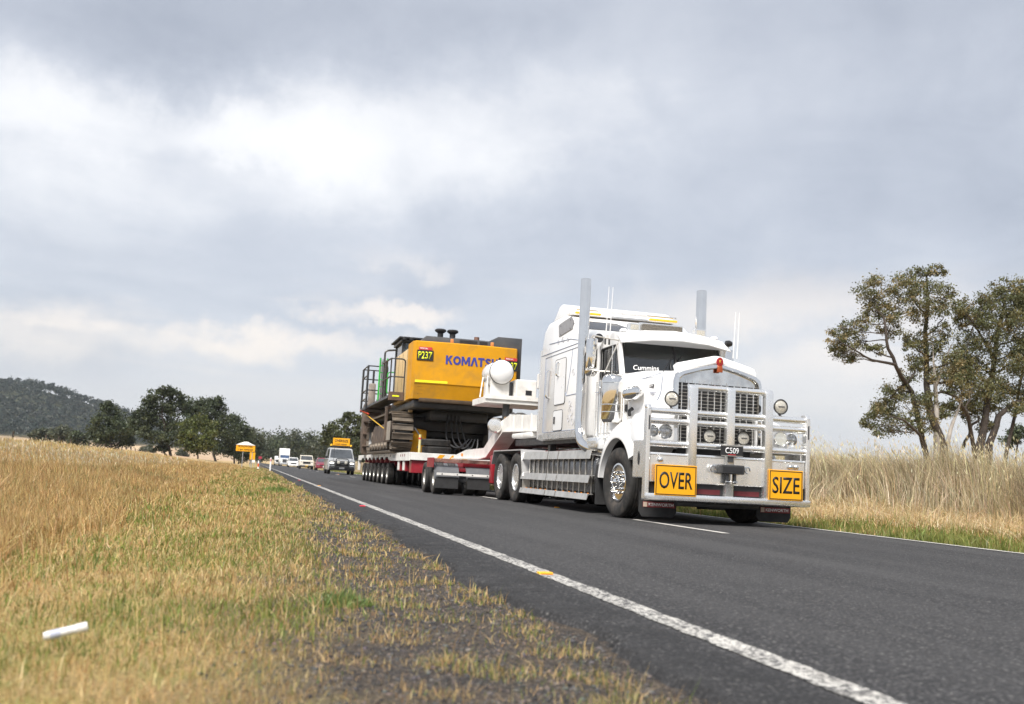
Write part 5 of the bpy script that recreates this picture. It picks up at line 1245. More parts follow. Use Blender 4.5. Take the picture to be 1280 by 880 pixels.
b2 = lb('pump_box', white_dull, PP, (6.30, 22.2, 2.62), (6.62, 22.8, 2.98), .012); lp('pump_post', steel_dark, PP, [(6.5, 22.5, 1.9), (6.5, 22.5, 2.619)], .04); lp('pump_cap', black, b2, [(6.45, 22.5, 2.98), (6.45, 22.5, 3.06)], .035)
for x in (5.90, 7.1): lp('lift_ram', satin_black, PP, [(x, 24.1, 1.75), (x, 24.1, 2.30)], .09, 16)
for q in range(3): lp('hydraulic_hose', black, PP, bend([(6.0, 23.9, 2.0+q*.05), (6.2, 23.8, 2.12-q*.07), (6.5, 23.7, 1.95+q*.03), (6.8, 23.4, 2.05)], .2), .025, 7)
AR = empty('air_reservoir', L)
def ar(bm): lathe(bm, [(.004, -.02), (.15, -.01), (.185, .03), (.19, .08), (.19, .42), (.15, .48), (.004, .49)], (0, 0, 0), 'y', 28); [setattr(v, 'co', Matrix.Rotation(R(-16), 3, 'Z') @ v.co+Vector((5.62-TX, 24.0-31.3, 1.76))) for v in bm.verts]
mk('shell', alloy, AR, ar)
lb('chock_box', mat('brown_timber', (.26, .15, .06), .7, 0, .25, 6), L, (5.84, 23.85, 1.64), (6.08, 24.25, 1.98), .01)
# spare tyres carried on the neck behind the sleeper, and the stack on the deck
def spare(name, label, loc, Rr, w, rr, grp):
    o = mk(name, tyre_m, None, lathe, tyre_prof(Rr, rr, w), (0, 0, 0), 'x', 44, True, smooth=50); o.location = loc; o.rotation_euler = (0, R(90), 0); return tag(o, label, 'tyre', grp)
G1, G2 = 'spare tyres behind the sleeper', 'spare tyres on the deck'
spare('spare_tyre', 'spare tyre lying behind the white sleeper, upper of two', (6.72, 22.0, 2.27), .45, .24, .22, G1)
spare('spare_tyre', 'spare tyre lying behind the white sleeper, lower of two', (6.66, 22.0, 2.02), .45, .24, .22, G1)
spare('spare_tyre', 'spare tyre on the trailer deck, upper of the stack under the excavator', (5.58, 32.1, 1.475), .48, .22, .24, G2)
spare('spare_tyre', 'spare tyre on the trailer deck, lower of the stack under the excavator', (5.62, 32.1, 1.245), .48, .22, .24, G2)
o = mk('marker_pole', mat('pale_yellow_pole', (.62, .55, .25), .5), None, tube, [(4.98, 31.6, 1.12), (4.98, 31.6, 1.70)], .04, 10); tag(o, 'short pale yellow pole standing at the front corner of the trailer deck', 'pole')
o2 = mk('red_ring', red_l, o, tube, [(4.98, 31.6, 1.55), (4.98, 31.6, 1.60)], .043, 10)

# ------------------------------------------------------------------ excavator
EX = 6.52
E = thing('excavator', 'large yellow tracked excavator lettered KOMATSU loaded on the trailer', 'excavator', (EX, 33.0, 1.125))
def eb_(name, m, parent, lo, hi, bev=.02): return box(name, m, parent, (lo[0]-EX, lo[1]-33, lo[2]-1.125), (hi[0]-EX, hi[1]-33, hi[2]-1.125), bev)
def ep(name, m, parent, pts, r, seg=8): return pipe(name, m, parent, [(p[0]-EX, p[1]-33, p[2]-1.125) for p in pts], r, seg)
def epr(name, m, parent, poly, axis, a, c, bev=0.0, smooth=25):
    off = {'x': (33, 1.125, EX), 'y': (EX, 1.125, 33), 'z': (EX, 33, 1.125)}[axis]
    return mk(name, m, parent, prism, [(p[0]-off[0], p[1]-off[1]) for p in poly], axis, a-off[2], c-off[2], bev, smooth=smooth)
# tracks: shoes laid round an oval
def shoe(bm):
    bx(bm, (-.36, -.112, 0), (.36, .112, .035), .006)
    for y in (-.10, .085): bx(bm, (-.36, y, .034), (.36, y+.014, .075), 0)
TRK = empty('undercarriage', E)
sh0 = None
def oval_pts(y0, y1, z0, z1, pitch):
    r = (z1-z0)/2; Ls = (y1-y0)-2*r; per = 2*Ls+2*math.pi*r; n = int(per/pitch); out = []
    for k in range(n):
        s = per*k/n
        if s < Ls: out.append((y0+r+s, z1, 0))
        elif s < Ls+math.pi*r: a = (s-Ls)/r; out.append((y1-r+math.sin(a)*r, (z0+z1)/2+math.cos(a)*r, -a))
        elif s < 2*Ls+math.pi*r: out.append((y1-r-(s-Ls-math.pi*r), z0, -math.pi))
        else: a = (s-2*Ls-math.pi*r)/r; out.append((y0+r-math.sin(a)*r, (z0+z1)/2-math.cos(a)*r, -math.pi-a))
    return out
for s, xc in ((-1, 4.74), (1, 8.30)):
    TR_ = empty('track', TRK, (xc-EX, 0, 0))
    for y, z, a in oval_pts(.95, 9.0, .08, 1.36, .285):
        if sh0 is None: sh0 = mk('track_shoe', track_m, TR_, shoe, smooth=0); sh0.location = (0, y, z); sh0.rotation_euler = (a, 0, 0)
        else: again(sh0, TR_, (0, y, z), (a, 0, 0))
    def chain(bm):
        P = oval_pts(1.0, 8.95, .14, 1.30, .3); tube(bm, [(0, y, z) for y, z, a in P], .05, 6, False, True)
        for v in bm.verts: v.co.x *= 5.5
    mk('track_chain', satin_black, TR_, chain)
    def fr_(bm): prism(bm, [(1.5, .30), (8.4, .30), (8.4, .80), (7.6, 1.10), (2.4, 1.10), (1.5, .80)], 'x', -.22, .22, .03)
    mk('track_frame', brown_steel, TR_, fr_)
    box('guard_plate', cream if False else mat('dusty_grey_steel', (.30, .27, .23), .7, .1, .2, 3, dirt=(.2, .15, .1)), TR_, (-.40, 1.35, .42), (-.365, 2.6, 1.08), .01)
    for k in range(8):
        def rl(bm, k=k): lathe(bm, [(.004, -.30), (.14, -.30), (.16, -.2), (.16, .2), (.14, .3), (.004, .3)], (0, 1.75+k*.92, .27), 'x', 14)
        mk('roller', track_m, TR_, rl)
    for y in (1.62, 8.3):
        def idl(bm, y=y): lathe(bm, [(.004, -.24), (.18, -.24), (.2, -.12), (.50, -.10), (.52, 0), (.50, .10), (.2, .12), (.18, .24), (.004, .24)], (0, y, .72), 'x', 20)
        mk('idler_wheel', track_m, TR_, idl)
eb_('carbody', satin_black, TRK, (5.12, 35.4, 1.75), (7.9, 39.6, 2.35), .05)
eb_('cross_beam', satin_black, TRK, (5.0, 34.9, 1.95), (8.0, 36.0, 2.45), .05)
def sw2(bm): lathe(bm, [(1.25, 0), (1.3, .05), (1.3, .4), (1.2, .45)], (0, 4.6, 1.2), 'z', 30)
mk('slew_ring', satin_black, TRK, sw2)
eb_('track_step', brown_steel, TRK, (4.28, 35.2, 1.5), (4.36, 35.5, 2.75), .01); eb_('cream_bracket', cream, TRK, (4.95, 34.3, 2.55), (5.08, 34.5, 2.8), .01)
epr('yellow_frame_plate', yellow, TRK, [(5.10, 1.14), (5.62, 1.14), (5.62, 1.95), (5.25, 2.0), (5.05, 1.75)], 'y', 34.3, 34.4, .02)
UP = empty('upper_body', E)
eb_('belly_plate', satin_black, UP, (4.85, 32.7, 2.62), (8.25, 41.5, 2.885), .04)
eb_('belly_beam', satin_black, UP, (5.6, 33.6, 2.28), (7.6, 40.8, 2.62), .06); eb_('rear_underframe', mat('grimy_yellow_brown', (.06, .038, .02), .7, 0, .3, 4), UP, (5.0, 32.42, 2.80), (8.2, 32.9, 2.93), .03)
# counterweight: flat centre, swept ends, lower part tucked under
def cwt(bm):
    xs_ = [(4.72, .30), (4.80, .10), (5.92, 0.0), (7.15, 0.0), (8.22, .14), (8.30, .34)]
    secs = []
    for x, dy in xs_:
        secs.append([(x-EX, y+dy-.7, z-1.125) for y, z in ((.36+.0, 2.90), (.16, 2.90), (.03, 3.38), (.0, 3.42), (.04, 4.78), (.07, 4.81), (1.4-dy, 4.81), (1.4-dy, 2.90))])
    loft(bm, secs)
CWt = mk('counterweight', yellow, UP, cwt, smooth=18)
FX = dict(rot=FRONT)
def cwp(x, z): # y of the counterweight face
    d = np.interp(x, [4.72, 4.80, 5.92, 7.15, 8.22, 8.30], [.30, .10, 0, 0, .14, .34]); q = np.interp(z, [2.9, 3.38, 3.42, 4.78], [.16, .03, 0, .04]); return d+q-.7
def ribbon(bm, pts, t, M_, closed=False, d=.006):
    """flat thick polyline with mitred corners"""
    pts = [Vector((a, c)) for a, c in pts]; n = len(pts); Lr, Rr = [], []
    for i, p in enumerate(pts):
        a = pts[i-1] if (i or closed) else None; c = pts[(i+1) % n] if (i < n-1 or closed) else None
        d1 = (p-a).normalized() if a is not None else (c-p).normalized(); d2 = (c-p).normalized() if c is not None else d1
        tn = (d1+d2).normalized(); nr = Vector((-tn.y, tn.x)); k_ = t/2/max(.35, nr.dot(Vector((-d1.y, d1.x))))
        Lr.append(p+nr*k_); Rr.append(p-nr*k_)
    rings = [[bm.verts.new(M_(q.x, q.y, h)) for q, h in ((l, 0), (l, d), (r_, d), (r_, 0))] for l, r_ in zip(Lr, Rr)]
    ring_faces(bm, rings, closed, not closed)
def komatsu(bm):
    H, W_, G = .37, .27, .055; x = 5.785
    def M_(u, v, h): xx = 5.785+(x+u-5.785)*.78; zz2 = 4.085+v*.80; return (xx-EX, cwp(xx, zz2)-.006-h, zz2-1.125)
    t = .085
    def poly(P): 
        a = [bm.verts.new(M_(u, v, 0)) for u, v in P]; c = [bm.verts.new(M_(u, v, .006)) for u, v in P]; ring_faces(bm, [a, c])
    poly([(0, 0), (t, 0), (t, .13), (.115, .165), (.19, 0), (.295, 0), (.175, .215), (.29, H), (.185, H), (t, .235), (t, H), (0, H)]); x += .315
    ribbon(bm, [(.165+.125*math.cos(a), H/2+.142*math.sin(a)) for a in [k*math.pi/8 for k in range(16)]], t, M_, True); x += .36
    poly([(0, 0), (.08, 0), (.08, .22), (.155, .05), (.215, .05), (.29, .22), (.29, 0), (.37, 0), (.37, H), (.275, H), (.185, .155), (.095, H), (0, H)]); x += .39
    poly([(0, 0), (.09, 0), (.165, .255), (.24, 0), (.33, 0), (.215, H), (.115, H)]); x += .325
    poly([(.095, 0), (.185, 0), (.185, H-.085), (.28, H-.085), (.28, H), (0, H), (0, H-.085), (.095, H-.085)]); x += .30
    ribbon(bm, [(.24, .29), (.19, .325), (.10, .325), (.055, .27), (.09, .215), (.20, .165), (.235, .105), (.19, .045), (.10, .045), (.03, .085)], .08, M_); x += .30
    ribbon(bm, [(.045, H), (.045, .10), (.09, .045), (.20, .045), (.245, .10), (.245, H)], t, M_)
mk('lettering', blue_ink, CWt, komatsu, smooth=0)
for x, zz_, tl in ((5.10, 4.33, -8), (8.02, 4.20, 7)):
    a = math.atan2(cwp(x+.1, zz_)-cwp(x-.1, zz_), .2); e = empty('fleet_number', CWt, (x-EX, cwp(x, zz_)-.02, zz_-1.125), (R(-1.7), 0, a))
    box('panel', sign_k, e, (-.27, -.006, -.17), (.27, .004, .17), .002)
    text('lettering', 'P237', hi_vis, e, .2, (0, -.0065, 0), FRONT, width=.45, height=.24, bold=.012)
    box('red_tab', red_ink, e, (-.22, -.006, .175), (.22, .004, .275), .002); text('tab_text', 'PHONE CALL', white_ink, e, .05, (-.05, -.0065, .225), FRONT, width=.26, height=.05, bold=.03)
def strp(bm):
    pts = [(4.82, 3.47), (5.88, 3.475)]
    secs = [[(x-EX, cwp(x, z)-.006, z-1.125-.035), (x-EX, cwp(x, z)-.006, z-1.125+.035), (x-EX, cwp(x, z)+.01, z-1.125+.035), (x-EX, cwp(x, z)+.01, z-1.125-.035)] for x, z in pts]
    loft(bm, secs)
mk('reflective_strip', hi_vis, CWt, strp, smooth=0)
for k, wd in enumerate(('LEFT', 'HAND', 'DRIVE')): text('warning_text', wd, sign_k, CWt, .1, (5.08-EX, cwp(5.05, 3.2)-.018+.03*k, 3.33-k*.115-1.125), (R(90-15), 0, R(-4)), width=.30, height=.075, bold=.02)
for x in (5.98, 7.35): eb_('lifting_lug', mat('orange_lug', (.6, .22, .06), .5), CWt, (x-.05, 32.40, 4.80), (x+.05, 32.5, 4.95), .02)
# engine house
eb_('engine_house', cream, UP, (4.78, 32.99, 2.91), (8.26, 37.2, 4.74), .04)
for k in range(5): eb_('louver', black, UP, (4.768, 33.1, 4.28+k*.07), (4.779, 33.5, 4.315+k*.07), 0)
for y in (34.2, 35.3, 36.3): eb_('panel_joint', mat('seam_shadow_rubber', (.2, .15, .08), .6), UP, (4.772, y, 3.0), (4.779, y+.025, 4.7), 0)
dg_ = mat('dark_grey_hood_paint', (.055, .058, .065), .45, 0, .15, 3, dirt=(.12, .11, .09), damt=.3)
epr('engine_hood', dg_, UP, [(4.86, 4.745), (5.16, 5.03), (7.1, 5.03), (7.30, 5.02), (7.62, 5.20), (8.46, 5.20), (8.46, 3.72), (8.32, 3.72), (8.32, 4.745)], 'y', 32.75, 37.0, .015)
eb_('hood_grille', black, UP, (6.3, 32.742, 4.86), (6.9, 32.749, 4.98), 0); eb_('hood_grille', black, UP, (6.98, 32.742, 4.86), (7.25, 32.749, 4.98), 0)
for x in (5.72, 6.14):
    PC = empty('air_precleaner', UP)
    def pcl(bm, x=x): lathe(bm, [(.10, 0), (.10, .20), (.13, .22), (.19, .26), (.20, .30), (.16, .34), (.004, .35)], (x-EX, .3, 5.03-1.125), 'z', 20)
    mk('mushroom_cap', black, PC, pcl)
ep('exhaust_pipe', mat('rusty_exhaust', (.2, .11, .08), .7, .3, .2), UP, [(7.05, 33.6, 5.0), (7.05, 33.6, 5.24)], .09, 14)
# cab
CB = empty('operator_cab', UP)
for x, y in ((5.22, 38.7), (6.4, 38.7), (5.22, 40.6), (6.4, 40.6)): eb_('pillar', satin_black, CB, (x-.06, y-.06, 3.3), (x+.06, y+.06, 5.5), .01)
eb_('cab_roof', satin_black, CB, (5.1, 38.5, 5.5), (6.5, 40.8, 5.62), .03); eb_('roof_guard', black, CB, (5.0, 38.4, 5.63), (6.55, 40.9, 5.70), .01)
eb_('cab_base', dg_, CB, (5.17, 38.65, 3.0), (6.45, 40.65, 4.3), .03)
eb_('rear_glass', glass, CB, (5.29, 38.70, 4.32), (6.33, 38.72, 5.48), 0); eb_('side_glass', glass, CB, (5.20, 38.78, 4.32), (5.22, 40.52, 5.48), 0)
for x in (5.12, 5.4): eb_('roof_lamp', black, CB, (x, 38.3, 5.55), (x+.14, 38.39, 5.68), .02)
# walkway, handrails, ladder
WK = empty('walkway', UP)
eb_('floor', satin_black, WK, (4.22, 34.6, 3.0), (4.77, 43.0, 3.10), .01); wb = eb_('front_step_box', mat('dirty_brown_paint', (.11, .07, .05), .6, 0, .3, 4), WK, (4.24, 34.4, 2.92), (4.76, 34.58, 3.22), .01)
eb_('yellow_mark', hi_vis, wb, (4.36, 34.394, 3.05), (4.60, 34.3985, 3.10), 0)
eb_('front_platform', satin_black, WK, (4.15, 41.2, 2.95), (5.1, 43.3, 3.05), .01); eb_('grey_box', mat('grey_box_paint', (.10, .11, .12), .5), WK, (4.62, 41.1, 3.06), (5.05, 41.6, 3.40), .02)
def rail(pts, r=.028): ep('handrail', satin_black, WK, bend([Vector(p) for p in pts], .12, 3), r, 6)
for y in (34.5, 36.0): rail([(4.27, y, 3.1), (4.27, y, 4.38)])
rail([(4.76, 34.5, 3.1), (4.76, 34.5, 4.38), (4.27, 34.5, 4.38), (4.27, 36.8, 4.42)]); rail([(4.76, 34.5, 3.75), (4.27, 34.5, 3.75), (4.27, 36.8, 3.75)])
rail([(4.30, 36.8, 3.1), (4.30, 36.8, 4.9), (4.7, 36.8, 4.95)], .04); rail([(4.45, 37.3, 3.1), (4.45, 37.3, 4.6)], .05)
for x, y in ((4.18, 43.2), (4.18, 41.3), (4.62, 43.2), (5.0, 41.6)): rail([(x, y, 2.9), (x, y, 4.75)], .05)
for z in (4.75, 4.35, 3.75, 3.4): rail([(4.18, 41.3, z), (4.18, 43.2, z), (5.0, 43.2, z)]); 
for z in (4.75, 3.75): rail([(4.18, 41.3, z), (5.0, 41.3, z)])
LD = empty('ladder', UP)
for x in (4.44, 4.72): ep('stile', green_p, LD, [(x, 39.4, 3.05), (x, 39.4, 4.9)], .035, 6)
for k in range(6): ep('rung', green_p, LD, [(4.44, 39.4, 3.2+k*.28), (4.72, 39.4, 3.2+k*.28)], .02, 6)
ep('green_handrail', green_p, UP, bend([Vector(p) for p in ((4.72, 37.2, 3.35), (4.5, 37.2, 3.35), (4.5, 37.2, 4.15), (4.72, 37.2, 4.15))], .1, 3), .025, 6)
eb_('dust_bin', mat('pale_cylinder', (.35, .3, .26), .5), UP, (4.35, 42.0, 3.06), (4.62, 42.4, 4.1), .06)
ep('mast', mat('polished_mast', (.5, .5, .5), .3, .8), UP, [(4.62, 40.5, 3.1), (4.62, 40.5, 4.85), (4.7, 40.7, 4.95)], .07, 10)
ep('lashing_strap', mat('yellow_strap', (.62, .38, .04), .8), E, [(4.25, 43.25, 2.95), (4.45, 36.6, 2.0)], .02, 5)
ep('orange_strap', mat('red_orange_strap', (.55, .06, .02), .8), E, [(4.16, 43.25, 3.0), (4.28, 41.0, 2.75)], .035, 5)
ep('lashing_chain', steel_dark, E, bend([Vector(p) for p in ((5.15, 33.95, 2.0), (5.35, 33.4, 1.6), (5.02, 32.2, 1.3))], .3), .03, 5)
for q in range(4): ep('dangling_hose', black, UP, bend([Vector(p) for p in ((6.2+q*.12, 33.6, 2.5), (6.1+q*.25, 33.3, 1.6-q*.06), (6.5+q*.22, 33.0, 1.3), (6.9+q*.1, 33.2, 1.7))], .4), .03, 6)
# counter boom lying beyond and the plate bucket standing behind the tracks
def boomf(bm): prism(bm, [(40.8-33, 3.0-1.125), (43.0-33, 4.6-1.125), (44.5-33, 4.2-1.125), (45.6-33, 2.0-1.125), (44.9-33, 2.0-1.125), (43.9-33, 3.5-1.125), (43.0-33, 3.8-1.125), (41.2-33, 2.7-1.125)], 'x', .1, .8, .03)
mk('boom', yellow, E, boomf)
B = thing('bucket', 'tall rusty brown steel bucket standing on the trailer deck behind the tracks', 'bucket', (6.5, 44.3, 1.12))
def bk(bm): prism(bm, [(-.45, 0), (.5, .15), (.75, 1.0), (.55, 2.0), (.2, 2.22), (-.35, 2.25), (-.5, 1.2)], 'x', -2.1, 2.1, .04)
mk('shell', brown_steel, B, bk)
for k in range(4): box('wear_bar', brown_steel, B, (-2.12, -.62, .35+k*.52), (2.12, -.42, .42+k*.52), .01)
for k in range(6): box('tooth', track_m, B, (-2.0+k*.72, -.60, 2.2), (-1.75+k*.72, -.40, 2.42), .03)
for x, z in ((-1.6, 1.45), (-1.5, .55), (.55, 1.15), (1.4, 1.2)):
    def wm(bm, x=x, z=z): lathe(bm, [(.10, -.535), (.10, -.51)], (x, 0, z), 'y', 16)
    mk('white_disc', white_dull, B, wm)
# ------------------------------------------------------------------ following traffic
car_glass = mat('car_window_glass', (.05, .055, .06), .06, 0, .3, 2, spec=.9, coat=.5)
def car(name, label, cat_, X, Y, prof_lo, prof_hi, Wd, paint, lamp=None, hood_y=1.0, bar=False, wheel_r=.34, wy=(.85, 3.5), group=None, grille_z=(.55, .75), plate=None, tuck=.12, lamp_z=.78, skirts=None):
    """vehicle facing -Y. prof_lo: (y,z) side outline below the belt; prof_hi: glasshouse outline (y0,z0) front base -> roof -> rear base"""
    r = thing(name, label, cat_, (X, Y, 0), 0, group); h = Wd/2
    def lower(bm):
        secs = []
        for x, ins in ((-h, .06), (-h+.05, .0), (h-.05, .0), (h, .06)):
            cy = sum(p[0] for p in prof_lo)/len(prof_lo)
            secs.append([(x, p[0]+(ins if p[0] < cy else -ins), p[1]-(ins*.4 if p[1] > .6 else -ins*.3)) for p in prof_lo])
        loft(bm, secs)
    mk('body', paint, r, lower, smooth=40)
    (a0, z0), (a1, z1), (b1, z2), (b0, z3) = prof_hi
    def upper(bm):
        w0, w1 = h-.05, h-tuck-.05
        loft(bm, [[(-w0, a0, z0), (w0, a0, z0), (w0, b0, z3), (-w0, b0, z3)], [(-w1-.01, a1-.03, z1-.06), (w1+.01, a1-.03, z1-.06), (w1+.01, b1+.03, z2-.06), (-w1-.01, b1+.03, z2-.06)], [(-w1+.06, a1+.05, z1), (w1-.06, a1+.05, z1), (w1-.06, b1-.05, z2), (-w1+.06, b1-.05, z2)]])
    mk('roof', paint, r, upper, smooth=40)
    def wsc(bm):
        t0, t1 = .10, .93; w0, w1 = h-.13, h-tuck-.11
        p = lambda t, w, s: (s*w, a0+(a1-.03-a0)*t-.012, z0+(z1-.06-z0)*t+.006)
        q = [p(t0, w0, -1), p(t0, w0, 1), p(t1, w1, 1), p(t1, w1, -1)]
        loft(bm, [q, [(c[0], c[1]+.02, c[2]-.01) for c in q]])
    mk('windscreen', car_glass, r, wsc, smooth=0)
    for s in (-1, 1):
        def sg(bm, s=s):
            q = []
            for (yy, zz, w) in ((a0+.22, z0+.06, h-.05), (b0-.2, z3+.06, h-.05), (b1-.05, z2-.13, h-tuck-.05), (a1+.12, z1-.13, h-tuck-.05)):
                f_ = (zz-z0)/(z1-z0); q.append((s*(h-.05-tuck*f_+.004), yy, zz))
            loft(bm, [q, [(c[0]-s*.015, c[1], c[2]) for c in q]])
        mk('side_window', car_glass, r, sg, smooth=0)
        def hl(bm, s=s): bx(bm, (s*(h-.24)-.14, min(p[0] for p in prof_lo)-.005, lamp_z-.07), (s*(h-.24)+.14, min(p[0] for p in prof_lo)+.12, lamp_z+.07), .03)
        mk('headlight', lamp or MATS['clear_headlamp'], r, hl)
        mir = mk('door_mirror', black, r, bx, (s*(h+.11)-.09, a0+.25, z0+.02), (s*(h+.11)+.09, a0+.35, z0+.20), .03)
        for y in wy:
            w = empty('wheel', r, (s*(h-.10), y, wheel_r), (0, 0, 0 if s < 0 else math.pi))
            mk('tyre', tyre_m, w, lathe, tyre_prof(wheel_r, wheel_r*.62, .22), (0, 0, 0), 'x', 24, True)
            def rm(bm): lathe(bm, [(wheel_r*.62, -.06), (wheel_r*.55, -.085), (wheel_r*.3, -.06), (.004, -.075)], (0, 0, 0), 'x', 20)
            mk('rim', alloy_dull, w, rm)
    f0 = min(p[0] for p in prof_lo)
    mk('grille', black, r, bx, (-h*.55, f0-.008, grille_z[0]), (h*.55, f0+.05, grille_z[1]), .01)
    mk('bumper', black if bar else paint, r, bx, (-h+.03, f0-.06, .28), (h-.03, f0+.2, .50), .04)
    if plate is not None: mk('number_plate', plate, r, bx, (-.18, f0-.075, .40), (.18, f0-.062, .51), 0)
    return r
silver = mat('silver_car_paint', (.40, .41, .42), .3, .3, .05, coat=.6)
wcar = mat('white_car_paint', (.78, .78, .77), .3, 0, .03, coat=.5)
maroon = mat('maroon_car_paint', (.20, .012, .03), .25, .1, .05, coat=.7)
cream_car = mat('dusty_cream_car_paint', (.62, .58, .50), .45, 0, .08, dirt=(.3, .24, .17))
plate_w = white_ink; plate_y = mat('yellow_number_plate', (.7, .42, .03), .5)
# escort van with roof sign
vn = car('escort_van', 'silver escort van with black bull bar and yellow oversize sign on its roof', 'van', 6.02, 73.5,
         [(0, .3), (0, .72), (.05, .92), (.75, 1.12), (5.0, 1.15), (5.05, .3)], [(.72, 1.10), (1.55, 1.92), (4.8, 1.95), (5.02, 1.15)], 1.92, silver, lamp_bright, bar=True, wheel_r=.35, wy=(.95, 4.1), plate=plate_w, lamp_z=.80, grille_z=(.45, .86))
VB = empty('bull_bar', vn)
for z in (.55, .72, .92): pipe('bar', black, VB, bend([(-.9, .1, z), (-.8, -.16, z), (.8, -.16, z), (.9, .1, z)], .15), .035, 8)
for x in (-.45, .45): pipe('upright', black, VB, [(x, -.17, .35), (x, -.17, 1.0)], .035, 8)
pipe('hoop', black, VB, bend([(-.45, -.17, .95), (-.42, -.17, 1.12), (.42, -.17, 1.12), (.45, -.17, .95)], .1), .03, 8)
for x in (-.26, .26): round_lamp('driving_lamp', vn, (x, -.24, .86), .12, lamp_face, black)
for x in (-.62, .70): pipe('whip_aerial', black, vn, [(x, -.1, .95), (x, -.05, 2.3)], .012, 5)
rs = box('roof_sign', sign_y, vn, (-.62, 1.85, 2.10), (.62, 1.89, 2.66), .01)
text('lettering', 'OVERSIZE', sign_k, rs, .2, (0, 1.848, 2.46), FRONT, width=1.0, height=.20, bold=.03)
text('lettering', 'LOAD AHEAD', sign_k, rs, .2, (0, 1.848, 2.21), FRONT, width=.82, height=.12, bold=.03)
box('sign_frame', black, vn, (-.80, 1.8, 1.985), (.80, 2.0, 2.07), .02)
for x in (-.72, .72):
    def bc(bm, x=x): lathe(bm, [(.08, 0), (.075, .10), (.04, .13), (.004, .135)], (x, 1.85, 2.07), 'z', 12)
    mk('beacon', amber_l, vn, bc)
car('hatchback_car', 'maroon hatchback following behind the escort van', 'car', 8.02-.35, 118, [(0, .28), (0, .62), (.08, .76), (1.05, .98), (4.25, 1.02), (4.3, .3)], [(1.0, .95), (1.85, 1.47), (3.6, 1.47), (4.22, 1.0)], 1.82, maroon, bar=False, plate=plate_w, lamp_z=.68, grille_z=(.45, .62), tuck=.2)
p4 = at(382, 585.5, 2, 0)
u4 = car('four_wheel_drive_ute', 'dusty cream four wheel drive with yellow number plate behind the maroon car', 'four wheel drive', 6.72, 140, [(0, .42), (0, 1.05), (.06, 1.14), (1.35, 1.22), (4.8, 1.22), (4.85, .42)], [(1.33, 1.18), (1.75, 1.88), (4.2, 1.90), (4.7, 1.2)], 1.86, cream_car, plate=plate_y, lamp_z=.95, grille_z=(.70, 1.02), wheel_r=.40, wy=(.75, 3.7), bar=True, tuck=.08)
car('sport_utility_car', 'white sport utility car between the cream four wheel drive and white truck', 'car', 6.65, 188, [(0, .35), (0, .90), (.08, 1.0), (1.1, 1.12), (4.6, 1.12), (4.65, .35)], [(1.05, 1.08), (1.8, 1.80), (4.2, 1.80), (4.6, 1.1)], 1.88, wcar, plate=plate_w, lamp_z=.85, grille_z=(.6, .85), wheel_r=.38)
car('sedan_car', 'small white sedan in the queue beside the white sport utility car', 'car', 8.1, 176, [(0, .28), (0, .62), (.08, .74), (1.05, .92), (4.4, .98), (4.45, .3)], [(1.0, .9), (1.85, 1.44), (3.4, 1.44), (4.2, .95)], 1.78, wcar, plate=plate_w, lamp_z=.66, grille_z=(.45, .6), tuck=.2)
def truck2(name, label, X, Y, h, w, cabonly):
    r = thing(name, label, 'truck', (X, Y, 0), 0, 'white trucks far back in the queue')
    if not cabonly:
        def nose(bm): loft(bm, [[(-.75, 0, .6), (.75, 0, .6), (.75, 0, 1.7), (-.75, 0, 1.7)], [(-.95, 1.6, .6), (.95, 1.6, .6), (.95, 1.6, 1.95), (-.95, 1.6, 1.95)]])
        mk('bonnet', wcar, r, nose); mk('bumper', alloy, r, bx, (-1.2, -.25, .35), (1.2, .05, .85), .03)
        mk('grille', steel_dark, r, bx, (-.5, -.02, .8), (.5, -.005, 1.65), 0)
        y0 = 1.6
    else: y0 = 0; mk('bumper', alloy_dull, r, bx, (-w/2, -.1, .35), (w/2, .05, .8), .03); mk('grille', black, r, bx, (-.7, -.012, .95), (.7, -.001, 1.3), 0)
    mk('cab', wcar, r, bx, (-w/2+.05, y0+.001, .6), (w/2-.05, y0+2.0, h*.72), .08)
    mk('windscreen', mat('blue_tinted_screen', (.06, .10, .20), .08, 0, .1, 3, spec=.9) if not cabonly else car_glass, r, bx, (-w/2+.18, y0-.02, h*.46), (w/2-.18, y0-.001, h*.62), .0)
    mk('cargo_body', wcar, r, bx, (-w/2, y0+2.2, 1.0), (w/2, y0+8.5, h), .05)
    def wd(bm): loft(bm, [[(-w/2+.1, y0+.3, h*.72), (w/2-.1, y0+.3, h*.72), (w/2-.1, y0+1.9, h*.72), (-w/2+.1, y0+1.9, h*.72)], [(-w/2+.25, y0+1.3, h-.05), (w/2-.25, y0+1.3, h-.05), (w/2-.2, y0+1.95, h-.05), (-w/2+.2, y0+1.95, h-.05)]])
    mk('wind_deflector', wcar, r, wd)
    for s in (-1, 1):
        mk('headlight', lamp_glint, r, bx, (s*(w/2-.3)-.15, y0*0-.27 if not cabonly else -.06, .9), (s*(w/2-.3)+.15, .0, 1.1), .02)
        mk('mirror', black, r, bx, (s*(w/2+.2)-.1, y0+.2, h*.45), (s*(w/2+.2)+.1, y0+.3, h*.6), .02)
        for y in (y0*.4+.6, y0+5.5, y0+6.8):
            wv = empty('wheel', r, (s*(w/2-.16), y, .5), (0, 0, 0 if s < 0 else math.pi)); mk('tyre', tyre_m, wv, lathe, tyre_prof(.5, .28, .28), (0, 0, 0), 'x', 20, True)
    return r
truck2('semi_truck', 'tall white semi trailer truck with blue tinted windscreen far back in the queue', 6.55, 245, 4.25, 2.45, False)
truck2('box_truck', 'small white box truck last in the queue of traffic', 6.4, 305, 2.75, 2.2, True)

